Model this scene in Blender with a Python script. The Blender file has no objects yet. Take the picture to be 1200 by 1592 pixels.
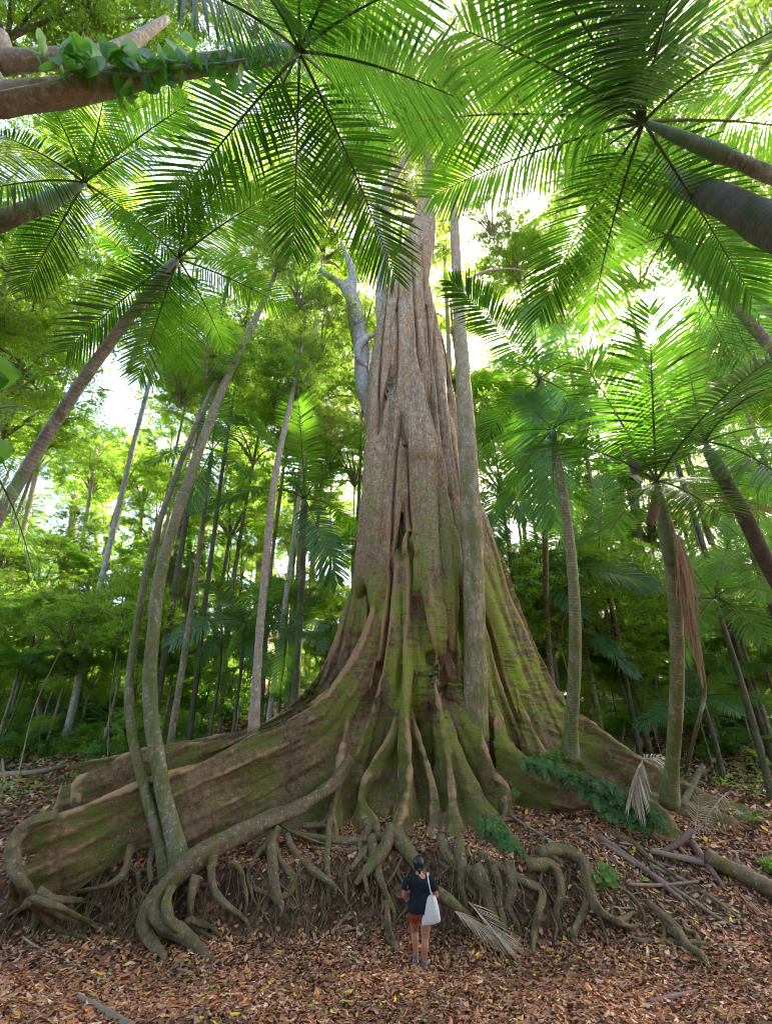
import bpy, math
import numpy as np
from mathutils import Vector, Matrix

# ------------------------------------------------------------------ camera, sky, sun, exposure
scene = bpy.context.scene
FPX, CXP, CYP, PITCH, CZ = 700.0, 600.0, 796.0, math.radians(23.5), 4.16
cam_data = bpy.data.cameras.new("camera")
cam = bpy.data.objects.new("camera", cam_data)
scene.collection.objects.link(cam)
cam.location = (0, 0, CZ)
cam.rotation_euler = (math.radians(90) + PITCH, 0, 0)
cam_data.sensor_fit = 'VERTICAL'
cam_data.sensor_height = 24.0
cam_data.lens = 24.0 * FPX / 1592.0
cam_data.clip_start = 0.05
cam_data.clip_end = 2000
scene.camera = cam

SUN_AZ, SUN_EL = math.radians(41.0), math.radians(42.0)
world = bpy.data.worlds.new("World")
scene.world = world
world.use_nodes = True
wn, wl = world.node_tree.nodes, world.node_tree.links
sky = wn.new("ShaderNodeTexSky")
sky.sky_type = 'NISHITA'
sky.sun_disc = False
sky.sun_elevation = SUN_EL
sky.sun_rotation = SUN_AZ
sky.dust_density = 5.0
sky.air_density = 1.0
sky.ozone_density = 0.6
bgn = wn.get("Background") or wn.new("ShaderNodeBackground")
wl.new(sky.outputs[0], bgn.inputs[0])
bgn.inputs[1].default_value = 0.13
sun_data = bpy.data.lights.new("sun", 'SUN')
sun_data.energy = 4.3
sun_data.angle = math.radians(2.0)
sun_data.color = (1.0, 0.95, 0.86)
sun = bpy.data.objects.new("sun", sun_data)
scene.collection.objects.link(sun)
S = Vector((math.sin(SUN_AZ) * math.cos(SUN_EL), math.cos(SUN_AZ) * math.cos(SUN_EL), math.sin(SUN_EL)))
sun.rotation_euler = S.to_track_quat('Z', 'Y').to_euler()
scene.view_settings.view_transform = 'Standard'
scene.view_settings.look = 'None'
scene.view_settings.gamma = 1.0
scene.view_settings.exposure = 3.05
scene.cycles.use_denoising = True
scene.cycles.max_bounces = 7
scene.cycles.diffuse_bounces = 4
scene.cycles.transmission_bounces = 5
scene.cycles.glossy_bounces = 2
scene.cycles.sample_clamp_indirect = 6.0
scene.cycles.use_adaptive_sampling = True
scene.cycles.adaptive_threshold = 0.012
scene.cycles.filter_width = 1.0

COL = scene.collection
rng = np.random.default_rng(7)
cp, sp = math.cos(PITCH), math.sin(PITCH)

# ------------------------------------------------------------------ camera geometry helpers (photo pixel -> place)
def ray(px, py):
    a, b = (px - CXP) / FPX, (CYP - py) / FPX
    return np.array([a, cp - b * sp, sp + b * cp])          # per unit of axial depth
CAM = np.array([0, 0, CZ])
def at(px, py, d):
    return CAM + ray(px, py) * d
def atY(px, py, Y):
    r = ray(px, py)
    return CAM + r * (Y / r[1])
def depth(p):
    return p[1] * cp + (p[2] - CZ) * sp
def scl(p):
    return FPX / max(depth(np.asarray(p)), 0.5)             # pixels per metre at p

# ------------------------------------------------------------------ noise + terrain
def _hash(ix, iy, seed):
    h = (ix.astype(np.int64) * 374761393 + iy.astype(np.int64) * 668265263 + seed * 1442695041) & 0xFFFFFFFF
    h = ((h ^ (h >> 13)) * 1274126177) & 0xFFFFFFFF
    return ((h ^ (h >> 16)) & 0xFFFF) / 65535.0
def vnoise(x, y, seed=0):
    x, y = np.asarray(x, float), np.asarray(y, float)
    ix, iy = np.floor(x), np.floor(y)
    fx, fy = x - ix, y - iy
    fx, fy = fx * fx * (3 - 2 * fx), fy * fy * (3 - 2 * fy)
    a, b = _hash(ix, iy, seed), _hash(ix + 1, iy, seed)
    c, d = _hash(ix, iy + 1, seed), _hash(ix + 1, iy + 1, seed)
    return (a * (1 - fx) + b * fx) * (1 - fy) + (c * (1 - fx) + d * fx) * fy - 0.5
def sstep(a, b, x):
    t = np.clip((x - a) / (b - a), 0, 1)
    return t * t * (3 - 2 * t)
def H(x, y):
    x, y = np.asarray(x, float), np.asarray(y, float)
    z = 0.255 * np.clip(10.2 - y, 0, 13)
    right = sstep(2.5, 6.5, x)
    toe = 11.35 + 0.35 * np.exp(-((x - 0.4) / 2.0) ** 2) + 0.25 * vnoise(x * 0.9, 3.1 + 0 * x, 5)
    wid = 0.8 + 2.0 * right
    left = 1 - sstep(-8.5, -5.0, x)
    z = z + sstep(0, 1, (y - toe) / wid) * (1.08 - 0.25 * left)
    z = z + np.clip(y - 12.6, 0, 4) * 0.17
    z = z + 0.42 * np.exp(-(((x - 1.0) / 3.0) ** 2 + ((y - 15.4) / 2.2) ** 2))
    slope = 0.19 + 0.11 * sstep(-12, 2, x)
    z = z + slope * np.clip(y - 18.0, 0, 140) * (0.6 + 0.4 * sstep(18, 30, y))
    z = z + 0.9 * vnoise(x * 0.09, y * 0.09, 1) * sstep(17, 30, np.abs(y) + np.abs(x) * 0.4)
    z = z + 0.16 * vnoise(x * 0.55, y * 0.55, 2) + 0.07 * vnoise(x * 1.9, y * 1.9, 3)
    return z
def hit(px, py, lift=0.0, far=120.0):
    """where the line of sight through a photo pixel meets the ground raised by lift"""
    r = ray(px, py)
    t = np.linspace(3.0, far, 2600)
    P = CAM[None] + r[None] * t[:, None]
    below = P[:, 2] < H(P[:, 0], P[:, 1]) + lift
    i = int(np.argmax(below)) if below.any() else len(t) - 1
    return P[i]
def floor_pt(x, y, dz=0.0):
    return np.array([x, y, float(H(x, y)) + dz])

# ------------------------------------------------------------------ scene objects
LOC = {}
def props(o, label=None, cat=None, group=None, kind=None):
    if label: o["label"] = label
    if cat: o["category"] = cat
    if group: o["group"] = group
    if kind: o["kind"] = kind
    return o
def thing(name, loc, label, cat, group=None):
    o = bpy.data.objects.new(name, None)
    o.empty_display_size = 0.2
    o.location = tuple(float(c) for c in loc)
    COL.objects.link(o)
    LOC[o.name] = np.array(loc, float)
    return props(o, label, cat, group)

class MB:
    def __init__(s):
        s.V, s.Q, s.T, s.MQ, s.MT, s.C, s.L, s.n = [], [], [], [], [], [], [], 0
    def add(s, V, Q=None, T=None, mat=0, col=None, ln=None):
        V = np.asarray(V, float).reshape(-1, 3)
        if Q is not None and len(Q):
            Q = np.asarray(Q, np.int64).reshape(-1, 4); s.Q.append(Q + s.n); s.MQ.append(np.full(len(Q), mat))
        if T is not None and len(T):
            T = np.asarray(T, np.int64).reshape(-1, 3); s.T.append(T + s.n); s.MT.append(np.full(len(T), mat))
        s.V.append(V)
        if col is None: col = np.full((len(V), 3), 0.5)
        col = np.asarray(col, float)
        if col.ndim == 1: col = np.tile(col, (len(V), 1))
        s.C.append(col)
        s.L.append(np.zeros(len(V)) if ln is None else np.asarray(ln, float))
        s.n += len(V)
        return s
    def mesh(s, name, mats, off=None, smooth=True):
        V = np.concatenate(s.V)
        if off is not None: V = V - off[None]
        Q = np.concatenate(s.Q) if s.Q else np.zeros((0, 4), int)
        T = np.concatenate(s.T) if s.T else np.zeros((0, 3), int)
        me = bpy.data.meshes.new(name)
        me.vertices.add(len(V)); me.vertices.foreach_set("co", V.astype(np.float32).ravel())
        nl = len(Q) * 4 + len(T) * 3
        me.loops.add(nl)
        me.loops.foreach_set("vertex_index", np.concatenate([Q.ravel(), T.ravel()]).astype(np.int32))
        me.polygons.add(len(Q) + len(T))
        st = np.concatenate([np.arange(len(Q)) * 4, len(Q) * 4 + np.arange(len(T)) * 3]).astype(np.int32)
        me.polygons.foreach_set("loop_start", st)
        mi = np.concatenate([np.concatenate(s.MQ) if s.MQ else [], np.concatenate(s.MT) if s.MT else []]).astype(np.int32)
        me.polygons.foreach_set("material_index", mi)
        me.polygons.foreach_set("use_smooth", np.full(len(mi), smooth))
        me.update(calc_edges=True)
        c = np.concatenate(s.C); c4 = np.concatenate([c, np.ones((len(c), 1))], 1).astype(np.float32)
        a = me.color_attributes.new("tint", 'FLOAT_COLOR', 'POINT'); a.data.foreach_set("color", c4.ravel())
        b = me.attributes.new("along", 'FLOAT', 'POINT'); b.data.foreach_set("value", np.concatenate(s.L).astype(np.float32))
        for m in (mats if isinstance(mats, (list, tuple)) else [mats]): me.materials.append(m)
        return me
    def build(s, name, mats, parent=None, loc=None, smooth=True, label=None):
        off = LOC[parent.name] if parent is not None else (np.array(loc, float) if loc is not None else None)
        me = s.mesh(name, mats, off, smooth)
        o = bpy.data.objects.new(name, me); COL.objects.link(o)
        if parent is not None: o.parent = parent
        elif loc is not None: o.location = tuple(float(c) for c in loc)
        if off is not None: LOC[o.name] = off
        if label: o["label"] = label
        return o

def copy_tree(o, loc=None, rot=None, scale=None, parent=None):
    c = o.copy(); COL.objects.link(c)
    if parent is not None: c.parent = parent
    if loc is not None: c.location = tuple(float(v) for v in loc); LOC[c.name] = np.array(loc, float)
    if rot is not None: c.rotation_euler = rot
    if scale is not None: c.scale = scale if hasattr(scale, '__len__') else (scale,) * 3
    for ch in o.children: copy_tree(ch, parent=c)
    return c

# ------------------------------------------------------------------ curve shapes
def smooth_path(P, n):
    """Catmull-Rom through the rows of P (any number of columns), n samples"""
    P = np.asarray(P, float)
    if len(P) == 2: return P[0][None] + (P[1] - P[0])[None] * np.linspace(0, 1, n)[:, None]
    E = np.vstack([2 * P[0] - P[1], P, 2 * P[-1] - P[-2]])
    t = np.linspace(0, len(P) - 1 - 1e-9, n); i = t.astype(int); f = (t - i)[:, None]
    p0, p1, p2, p3 = E[i], E[i + 1], E[i + 2], E[i + 3]
    return 0.5 * (2 * p1 + (p2 - p0) * f + (2 * p0 - 5 * p1 + 4 * p2 - p3) * f * f + (3 * p1 - p0 - 3 * p2 + p3) * f ** 3)
def unit(v):
    v = np.asarray(v, float); return v / np.maximum(np.linalg.norm(v, axis=-1, keepdims=True), 1e-9)
def tube(mb, P, R, n=None, sides=10, mat=0, col=None, rough=0.0, flat=1.0, seed=0, cap=True, groove=0.0):
    P, R = np.asarray(P, float), np.asarray(R, float)
    if n is None: n = max(8, len(P) * 6)
    PR = smooth_path(np.column_stack([P, R]), n)
    C, r = PR[:, :3], np.maximum(PR[:, 3], 0.002)
    T = unit(np.gradient(C, axis=0))
    ref = np.array([0.31, 0.2, 0.93]) if abs(T[0][2]) < 0.8 else np.array([1.0, 0.1, 0.0])
    N = np.zeros_like(T); b = unit(np.cross(T[0], ref)); N[0] = b
    for i in range(1, n):
        v = N[i - 1] - T[i] * np.dot(N[i - 1], T[i]); N[i] = unit(v)
    B = np.cross(T, N)
    ang = np.linspace(0, 2 * np.pi, sides, endpoint=False)
    dist = np.concatenate([[0], np.cumsum(np.linalg.norm(np.diff(C, axis=0), axis=1))])
    rr = np.repeat(r[:, None], sides, 1)
    if rough:
        aa = np.cos(ang)[None] * 1.3 + 5; bb = np.sin(ang)[None] * 1.3
        rr = rr * (1 + rough * 2 * vnoise(aa * 1.7 + dist[:, None] / (4 * r.mean()), bb * 1.7 + dist[:, None] / (7 * r.mean()), seed + 11))
    if groove:                                           # twisted fluting along the root
        rr = rr * (1 + groove * np.cos(2 * ang[None] + dist[:, None] * 1.3 + seed) + .6 * groove * np.cos(5 * ang[None] - dist[:, None] * 1.7 + seed * 2) + .5 * groove * np.sin(dist[:, None] * 5.3 + seed))
    V = C[:, None] + rr[..., None] * (np.cos(ang)[None, :, None] * N[:, None] + flat * np.sin(ang)[None, :, None] * B[:, None])
    i, j = np.meshgrid(np.arange(n - 1), np.arange(sides), indexing='ij')
    a = i * sides + j; b2 = i * sides + (j + 1) % sides
    Q = np.stack([a, b2, b2 + sides, a + sides], -1).reshape(-1, 4)
    V = V.reshape(-1, 3); ln = np.repeat(dist, sides); Tt = []
    if cap:
        V = np.vstack([V, C[0], C[-1]]); ln = np.append(ln, [0, dist[-1]]); k0, k1 = n * sides, n * sides + 1
        for j in range(sides):
            Tt.append([k0, (j + 1) % sides, j]); Tt.append([k1, (n - 1) * sides + j, (n - 1) * sides + (j + 1) % sides])
    mb.add(V, Q, Tt, mat=mat, col=col, ln=ln)
    return C

# ------------------------------------------------------------------ materials
def new_mat(name):
    m = bpy.data.materials.new(name); m.use_nodes = True
    nt = m.node_tree; nt.nodes.clear()
    out = nt.nodes.new("ShaderNodeOutputMaterial")
    return m, nt, out
def N(nt, t, **kw):
    n = nt.nodes.new("ShaderNode" + t)
    for k, v in kw.items():
        if k in n.inputs: n.inputs[k].default_value = v
        else: setattr(n, k, v)
    return n
def noise(nt, vec, scale, detail=5, rough=0.55, dist=0.0):
    n = N(nt, "TexNoise"); n.inputs["Scale"].default_value = scale; n.inputs["Detail"].default_value = detail
    n.inputs["Roughness"].default_value = rough; n.inputs["Distortion"].default_value = dist
    if vec is not None: nt.links.new(vec, n.inputs["Vector"])
    return n.outputs["Fac"]
def ramp(nt, fac, stops):
    r = N(nt, "ValToRGB"); e = r.color_ramp.elements
    while len(e) > 1: e.remove(e[-1])
    for i, (p, c) in enumerate(stops):
        el = e[0] if i == 0 else e.new(p)
        el.position = p; el.color = (*c, 1) if len(c) == 3 else c
    nt.links.new(fac, r.inputs[0]); return r.outputs[0]
def mixc(nt, fac, a, b, mode='MIX'):
    m = N(nt, "Mix"); m.data_type = 'RGBA'; m.blend_type = mode
    for sock, v in ((m.inputs[0], fac), (m.inputs[6], a), (m.inputs[7], b)):
        if isinstance(v, bpy.types.NodeSocket): nt.links.new(v, sock)
        else: sock.default_value = v if not isinstance(v, tuple) else (*v, 1)
    return m.outputs[2]
def math_(nt, op, a, b=0.0, clamp=False):
    m = N(nt, "Math"); m.operation = op; m.use_clamp = clamp
    for sock, v in ((m.inputs[0], a), (m.inputs[1], b)):
        if isinstance(v, bpy.types.NodeSocket): nt.links.new(v, sock)
        else: sock.default_value = v
    return m.outputs[0]
def maprange(nt, v, a, b, c=0.0, d=1.0):
    m = N(nt, "MapRange"); nt.links.new(v, m.inputs[0])
    for i, x in enumerate((a, b, c, d)): m.inputs[1 + i].default_value = x
    return m.outputs[0]
def coords(nt, scale=(1, 1, 1), world=True):
    if world: src = N(nt, "NewGeometry").outputs["Position"]
    else: src = N(nt, "TexCoord").outputs["Object"]
    mp = N(nt, "Mapping"); mp.inputs["Scale"].default_value = scale
    nt.links.new(src, mp.inputs["Vector"]); return mp.outputs[0]
def attr(nt, name, out="Color"):
    a = N(nt, "Attribute"); a.attribute_name = name; return a.outputs[out]
def bump(nt, h, strength, dist=0.02, prev=None):
    b = N(nt, "Bump"); b.inputs["Strength"].default_value = strength; b.inputs["Distance"].default_value = dist
    nt.links.new(h, b.inputs["Height"])
    if prev is not None: nt.links.new(prev, b.inputs["Normal"])
    return b.outputs[0]
def principled(nt, out, col, rough=0.8, normal=None, spec=0.3):
    p = N(nt, "BsdfPrincipled")
    if isinstance(col, bpy.types.NodeSocket): nt.links.new(col, p.inputs["Base Color"])
    else: p.inputs["Base Color"].default_value = (*col, 1)
    p.inputs["Roughness"].default_value = rough
    p.inputs["Specular IOR Level"].default_value = spec
    if normal is not None: nt.links.new(normal, p.inputs["Normal"])
    nt.links.new(p.outputs[0], out.inputs[0]); return p

def leaf_mat(name, dark, light, trans, tfac=0.5, rough=0.42, spec=0.5):
    """green leaf: reflects dark..light (chosen by each leaf's tint and each plant's own random), lets trans through"""
    m, nt, out = new_mat(name)
    sep = N(nt, "SeparateColor"); nt.links.new(attr(nt, "tint"), sep.inputs[0])
    rnd = N(nt, "ObjectInfo").outputs["Random"]
    v = math_(nt, 'ADD', math_(nt, 'MULTIPLY', sep.outputs[0], 0.75), math_(nt, 'MULTIPLY', rnd, 0.25), True)
    base = mixc(nt, v, dark, light)
    hue = N(nt, "HueSaturation"); nt.links.new(base, hue.inputs["Color"])
    nt.links.new(maprange(nt, rnd, 0, 1, 0.485, 0.515), hue.inputs["Hue"])
    tr = mixc(nt, v, tuple(c * 0.55 for c in trans), trans)
    p = N(nt, "BsdfPrincipled"); nt.links.new(hue.outputs[0], p.inputs["Base Color"])
    p.inputs["Roughness"].default_value = rough; p.inputs["Specular IOR Level"].default_value = spec
    t = N(nt, "BsdfTranslucent"); nt.links.new(tr, t.inputs[0])
    mx = N(nt, "MixShader"); mx.inputs[0].default_value = tfac
    nt.links.new(p.outputs[0], mx.inputs[1]); nt.links.new(t.outputs[0], mx.inputs[2])
    nt.links.new(mx.outputs[0], out.inputs[0])
    return m

M = {}
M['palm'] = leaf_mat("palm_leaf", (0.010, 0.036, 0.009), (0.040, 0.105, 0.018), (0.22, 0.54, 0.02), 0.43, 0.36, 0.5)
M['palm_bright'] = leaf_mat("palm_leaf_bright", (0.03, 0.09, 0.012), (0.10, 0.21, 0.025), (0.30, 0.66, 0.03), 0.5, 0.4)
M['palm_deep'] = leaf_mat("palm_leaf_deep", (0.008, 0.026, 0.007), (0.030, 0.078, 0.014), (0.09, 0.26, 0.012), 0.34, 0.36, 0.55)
M['palm_blue'] = leaf_mat("palm_leaf_blue", (0.025, 0.080, 0.030), (0.13, 0.27, 0.12), (0.14, 0.40, 0.05), 0.35, 0.28, 0.8)
M['leaf_mid'] = leaf_mat("canopy_leaf", (0.025, 0.065, 0.010), (0.17, 0.28, 0.035), (0.52, 0.84, 0.06), 0.52)
M['leaf_yellow'] = leaf_mat("canopy_leaf_yellow", (0.06, 0.11, 0.012), (0.26, 0.36, 0.04), (0.54, 0.84, 0.05), 0.56)
M['leaf_olive'] = leaf_mat("canopy_leaf_olive", (0.03, 0.05, 0.012), (0.17, 0.20, 0.045), (0.48, 0.60, 0.07), 0.5)
M['leaf_under'] = leaf_mat("understorey_leaf", (0.045, 0.12, 0.025), (0.22, 0.42, 0.09), (0.42, 0.80, 0.08), 0.45, 0.35, 0.6)
M['epiphyte'] = leaf_mat("epiphyte_leaf", (0.008, 0.030, 0.008), (0.13, 0.26, 0.07), (0.06, 0.2, 0.04), 0.25, 0.6, 0.25)
M['climber'] = leaf_mat("climber_leaf", (0.04, 0.12, 0.02), (0.12, 0.30, 0.04), (0.30, 0.70, 0.05), 0.5, 0.35, 0.6)

def dead_mat(name, a, b):
    m, nt, out = new_mat(name)
    c = mixc(nt, noise(nt, coords(nt), 14, 4), a, b)
    principled(nt, out, mixc(nt, 0.5, c, attr(nt, "tint"), 'OVERLAY'), 0.85)
    return m
M['dead_frond'] = dead_mat("dead_frond", (0.24, 0.175, 0.12), (0.56, 0.45, 0.34))
M['sheath'] = dead_mat("dry_sheath", (0.13, 0.075, 0.065), (0.30, 0.19, 0.17))
M['stick'] = dead_mat("dry_wood", (0.12, 0.085, 0.06), (0.36, 0.28, 0.21))

def bark_mat(name, dark, light, moss=None, moss_amt=0.0, patch=None, patch_amt=0.0, rings=0.0, sc=1.0, bstr=0.5, zmoss=None, ringc=0.3):
    m, nt, out = new_mat(name)
    pos = coords(nt)
    n1 = noise(nt, pos, 3.0 * sc, 6, 0.6)
    nf = noise(nt, coords(nt, (18 * sc, 18 * sc, 4 * sc)), 1.0, 6, 0.65)
    c = ramp(nt, math_(nt, 'ADD', math_(nt, 'MULTIPLY', n1, 0.55), math_(nt, 'MULTIPLY', nf, 0.45)), [(0.32, dark), (0.68, light)])
    h = nf
    if rings:
        al = attr(nt, "along", "Fac")
        w = math_(nt, 'ADD', math_(nt, 'MULTIPLY', al, 2 * math.pi / rings), math_(nt, 'MULTIPLY', n1, 2.0))
        sn = math_(nt, 'POWER', math_(nt, 'ABSOLUTE', math_(nt, 'SINE', w)), 8.0)
        c = mixc(nt, math_(nt, 'MULTIPLY', sn, ringc), c, tuple(min(1, x * 1.7) for x in light))
        h = math_(nt, 'ADD', math_(nt, 'MULTIPLY', nf, 0.5), math_(nt, 'MULTIPLY', sn, 0.4))
    if patch:
        k = noise(nt, pos, 7.0 * sc, 4, 0.7, 0.6)
        f = maprange(nt, k, 0.56 - 0.1 * patch_amt, 0.64, 0, 0.8)
        c = mixc(nt, f, c, patch)
    if moss:
        k = noise(nt, coords(nt, (1, 1, 0.35)), 2.2 * sc, 5, 0.65)
        k2 = noise(nt, pos, 26 * sc, 3, 0.7)
        f = maprange(nt, math_(nt, 'ADD', k, math_(nt, 'MULTIPLY', math_(nt, 'SUBTRACT', k2, 0.5), 0.35)), 0.62 - 0.3 * moss_amt, 0.78 - 0.3 * moss_amt, 0, 0.9)
        if zmoss:
            sx = N(nt, "SeparateXYZ"); nt.links.new(N(nt, "NewGeometry").outputs["Position"], sx.inputs[0])
            f = math_(nt, 'MULTIPLY', f, maprange(nt, sx.outputs[2], zmoss[0], zmoss[1], 1, 0))
        mc = mixc(nt, k2, tuple(x * 0.6 for x in moss), moss)
        c = mixc(nt, f, c, mc)
    nb = bump(nt, h, bstr, 0.03)
    nb = bump(nt, noise(nt, pos, 60 * sc, 3, 0.7), 0.35, 0.006, nb)
    principled(nt, out, c, 0.85, nb, 0.25)
    return m
M['bark_palm'] = bark_mat("palm_trunk_bark", (0.16, 0.145, 0.12), (0.38, 0.35, 0.30), (0.15, 0.17, 0.05), 0.3, (0.50, 0.48, 0.42), 0.2, rings=0.16, sc=1.6, ringc=0.15)
M['bark_palm_moss'] = bark_mat("palm_trunk_moss", (0.13, 0.12, 0.06), (0.27, 0.25, 0.15), (0.15, 0.20, 0.035), 0.75, (0.40, 0.42, 0.32), 0.1, rings=0.16, sc=1.6, zmoss=(4, 10))
M['bark_dark'] = bark_mat("dark_palm_bark", (0.05, 0.042, 0.032), (0.15, 0.125, 0.095), (0.07, 0.10, 0.025), 0.45, rings=0.2, sc=1.5, ringc=0.1)
M['bark_grey'] = bark_mat("grey_bark", (0.22, 0.20, 0.18), (0.48, 0.45, 0.42), (0.18, 0.20, 0.07), 0.2, (0.62, 0.62, 0.58), 0.5, sc=1.2)
M['bark_brown'] = bark_mat("brown_bark", (0.10, 0.075, 0.05), (0.26, 0.20, 0.14), (0.11, 0.15, 0.035), 0.5, (0.40, 0.38, 0.30), 0.2, sc=1.3)
M['bark_slim'] = bark_mat("mossy_slim_bark", (0.17, 0.125, 0.075), (0.46, 0.365, 0.25), (0.17, 0.18, 0.04), 0.62, (0.58, 0.52, 0.40), -0.1, sc=1.3, zmoss=(8, 22))
M['bark_twin'] = bark_mat("mossy_twin_bark", (0.10, 0.085, 0.05), (0.28, 0.225, 0.15), (0.13, 0.15, 0.035), 0.75, (0.40, 0.42, 0.32), 0.0, rings=0.22, ringc=0.12, sc=1.6, zmoss=(5, 14))
M['bark_warm'] = bark_mat("warm_flaky_bark", (0.20, 0.145, 0.11), (0.44, 0.34, 0.265), (0.2, 0.2, 0.08), 0.1, (0.50, 0.48, 0.38), 0.45, sc=1.8)
M['crownshaft'] = bark_mat("green_crownshaft", (0.09, 0.15, 0.07), (0.20, 0.29, 0.15), None, 0, (0.25, 0.28, 0.22), 0.2, sc=1.0, bstr=0.15)
M['crownshaft_pale'] = bark_mat("pale_crownshaft", (0.22, 0.27, 0.22), (0.42, 0.48, 0.42), None, 0, None, 0, sc=1.0, bstr=0.15)
M['rachis'] = bark_mat("leaf_stalk", (0.045, 0.05, 0.02), (0.13, 0.17, 0.05), sc=3, bstr=0.1)
M['root'] = bark_mat("root_bark", (0.05, 0.033, 0.018), (0.25, 0.175, 0.10), (0.15, 0.16, 0.03), 0.42, (0.42, 0.37, 0.26), -0.5, sc=2.2, bstr=0.6)

def fig_material():
    m, nt, out = new_mat("fig_bark")
    pos = coords(nt)
    sx = N(nt, "SeparateXYZ"); nt.links.new(N(nt, "NewGeometry").outputs["Position"], sx.inputs[0])
    z = sx.outputs[2]
    n1 = noise(nt, pos, 1.3, 6, 0.62)
    n2 = noise(nt, pos, 9, 6, 0.7)
    wr = noise(nt, coords(nt, (8, 8, 3.2)), 1.0, 7, 0.72, 1.2)
    wr2 = noise(nt, coords(nt, (3.0, 3.0, 22)), 1.0, 5, 0.6, 1.0)        # fine cross wrinkles up the trunk
    lowwr = noise(nt, coords(nt, (1.1, 1.1, 7)), 1.0, 6, 0.65, 0.9)      # growth ripples low on the plates
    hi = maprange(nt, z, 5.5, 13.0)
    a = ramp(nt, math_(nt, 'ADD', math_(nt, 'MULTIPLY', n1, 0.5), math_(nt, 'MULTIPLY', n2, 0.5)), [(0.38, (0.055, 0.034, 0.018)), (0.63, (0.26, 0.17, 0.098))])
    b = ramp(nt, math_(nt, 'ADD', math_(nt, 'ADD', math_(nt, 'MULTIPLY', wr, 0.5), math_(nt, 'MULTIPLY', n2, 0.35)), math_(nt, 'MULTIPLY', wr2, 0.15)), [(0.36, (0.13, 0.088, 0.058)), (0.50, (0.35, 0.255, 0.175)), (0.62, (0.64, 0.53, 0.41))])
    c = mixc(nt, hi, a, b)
    c = mixc(nt, maprange(nt, noise(nt, coords(nt, (.7, .7, .5)), 1.0, 4, .6), 0.42, 0.62, 0, .6), c, (0.50, 0.40, 0.30), "OVERLAY")
    # rubbed russet edges of the plates
    pt = attr(nt, "along", "Fac")                       # convexity of the skin, measured on the mesh
    edge = maprange(nt, math_(nt, 'ADD', pt, math_(nt, 'MULTIPLY', math_(nt, 'SUBTRACT', n2, 0.5), 0.25)), 0.26, 0.62, 0, 0.9)
    edge = math_(nt, 'MULTIPLY', edge, maprange(nt, z, 7.0, 13.0, 1.0, 0.25))
    c = mixc(nt, edge, c, mixc(nt, n2, (0.30, 0.15, 0.075), (0.50, 0.30, 0.17)))
    # moss
    mk = noise(nt, coords(nt, (0.9, 0.9, 0.45)), 1.0, 5, 0.6, 0.4)
    mk2 = noise(nt, pos, 22, 4, 0.7)
    sumn = math_(nt, 'ADD', math_(nt, 'ADD', mk, math_(nt, 'MULTIPLY', math_(nt, 'SUBTRACT', lowwr, 0.5), 0.9)), math_(nt, 'MULTIPLY', math_(nt, 'SUBTRACT', mk2, 0.5), 0.30))
    mf = maprange(nt, sumn, 0.43, 0.57, 0, 0.92)
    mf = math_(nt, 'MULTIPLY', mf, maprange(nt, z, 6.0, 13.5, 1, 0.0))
    mf = math_(nt, 'MULTIPLY', mf, math_(nt, 'SUBTRACT', 1.0, edge))
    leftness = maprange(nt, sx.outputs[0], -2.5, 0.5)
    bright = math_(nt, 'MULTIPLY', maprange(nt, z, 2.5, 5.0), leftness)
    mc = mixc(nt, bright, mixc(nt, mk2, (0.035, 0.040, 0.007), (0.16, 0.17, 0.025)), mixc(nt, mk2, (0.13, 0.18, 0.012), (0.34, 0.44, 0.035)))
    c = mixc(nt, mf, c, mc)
    # pale lichen flecks
    lk = noise(nt, pos, 34, 2, 0.5)
    lm = noise(nt, pos, 1.7, 3, 0.5)
    lf = math_(nt, 'MULTIPLY', maprange(nt, lk, 0.66, 0.70, 0, 0.6), maprange(nt, lm, 0.5, 0.62))
    c = mixc(nt, lf, c, (0.46, 0.46, 0.36))
    nb = bump(nt, mixc(nt, hi, lowwr, wr), 0.5, 0.035)
    nb = bump(nt, n2, 0.8, 0.03, nb)
    nb = bump(nt, mk2, 0.7, 0.012, nb)
    principled(nt, out, c, 0.86, nb, 0.25)
    return m
M['fig'] = fig_material()

def soil_material():
    m, nt, out = new_mat("forest_soil")
    pos = coords(nt)
    n1 = noise(nt, pos, 2.5, 6, 0.7)
    vo = N(nt, "TexVoronoi"); vo.inputs["Scale"].default_value = 11; nt.links.new(pos, vo.inputs["Vector"])
    sep = N(nt, "SeparateColor"); nt.links.new(vo.outputs["Color"], sep.inputs[0])
    leafy = ramp(nt, sep.outputs[0], [(0.0, (0.05, 0.028, 0.02)), (0.4, (0.10, 0.05, 0.03)), (0.75, (0.18, 0.09, 0.055)), (1.0, (0.25, 0.15, 0.10))])
    c = mixc(nt, maprange(nt, n1, 0.35, 0.6), (0.055, 0.035, 0.022), leafy)
    nb = bump(nt, vo.outputs["Distance"], 0.8, 0.05)
    nb = bump(nt, noise(nt, pos, 30, 5, 0.7), 0.5, 0.02, nb)
    principled(nt, out, c, 0.95, nb, 0.15)
    return m
M['soil'] = soil_material()
def litter_material():
    m, nt, out = new_mat("fallen_leaf")
    c = mixc(nt, maprange(nt, noise(nt, coords(nt), 60, 2), 0.4, 0.6, 0, 0.25), attr(nt, "tint"), (0.08, 0.05, 0.03))
    principled(nt, out, c, 0.6, None, 0.35)
    return m
M['litter'] = litter_material()
def flat_mat(name, col, rough=0.8, var=0.15, sc=40, spec=0.3, bs=0.2):
    m, nt, out = new_mat(name)
    k = noise(nt, coords(nt), sc, 4)
    c = mixc(nt, k, tuple(x * (1 - var) for x in col), tuple(min(1, x * (1 + var)) for x in col))
    principled(nt, out, c, rough, bump(nt, k, bs, 0.01), spec); return m
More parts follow.
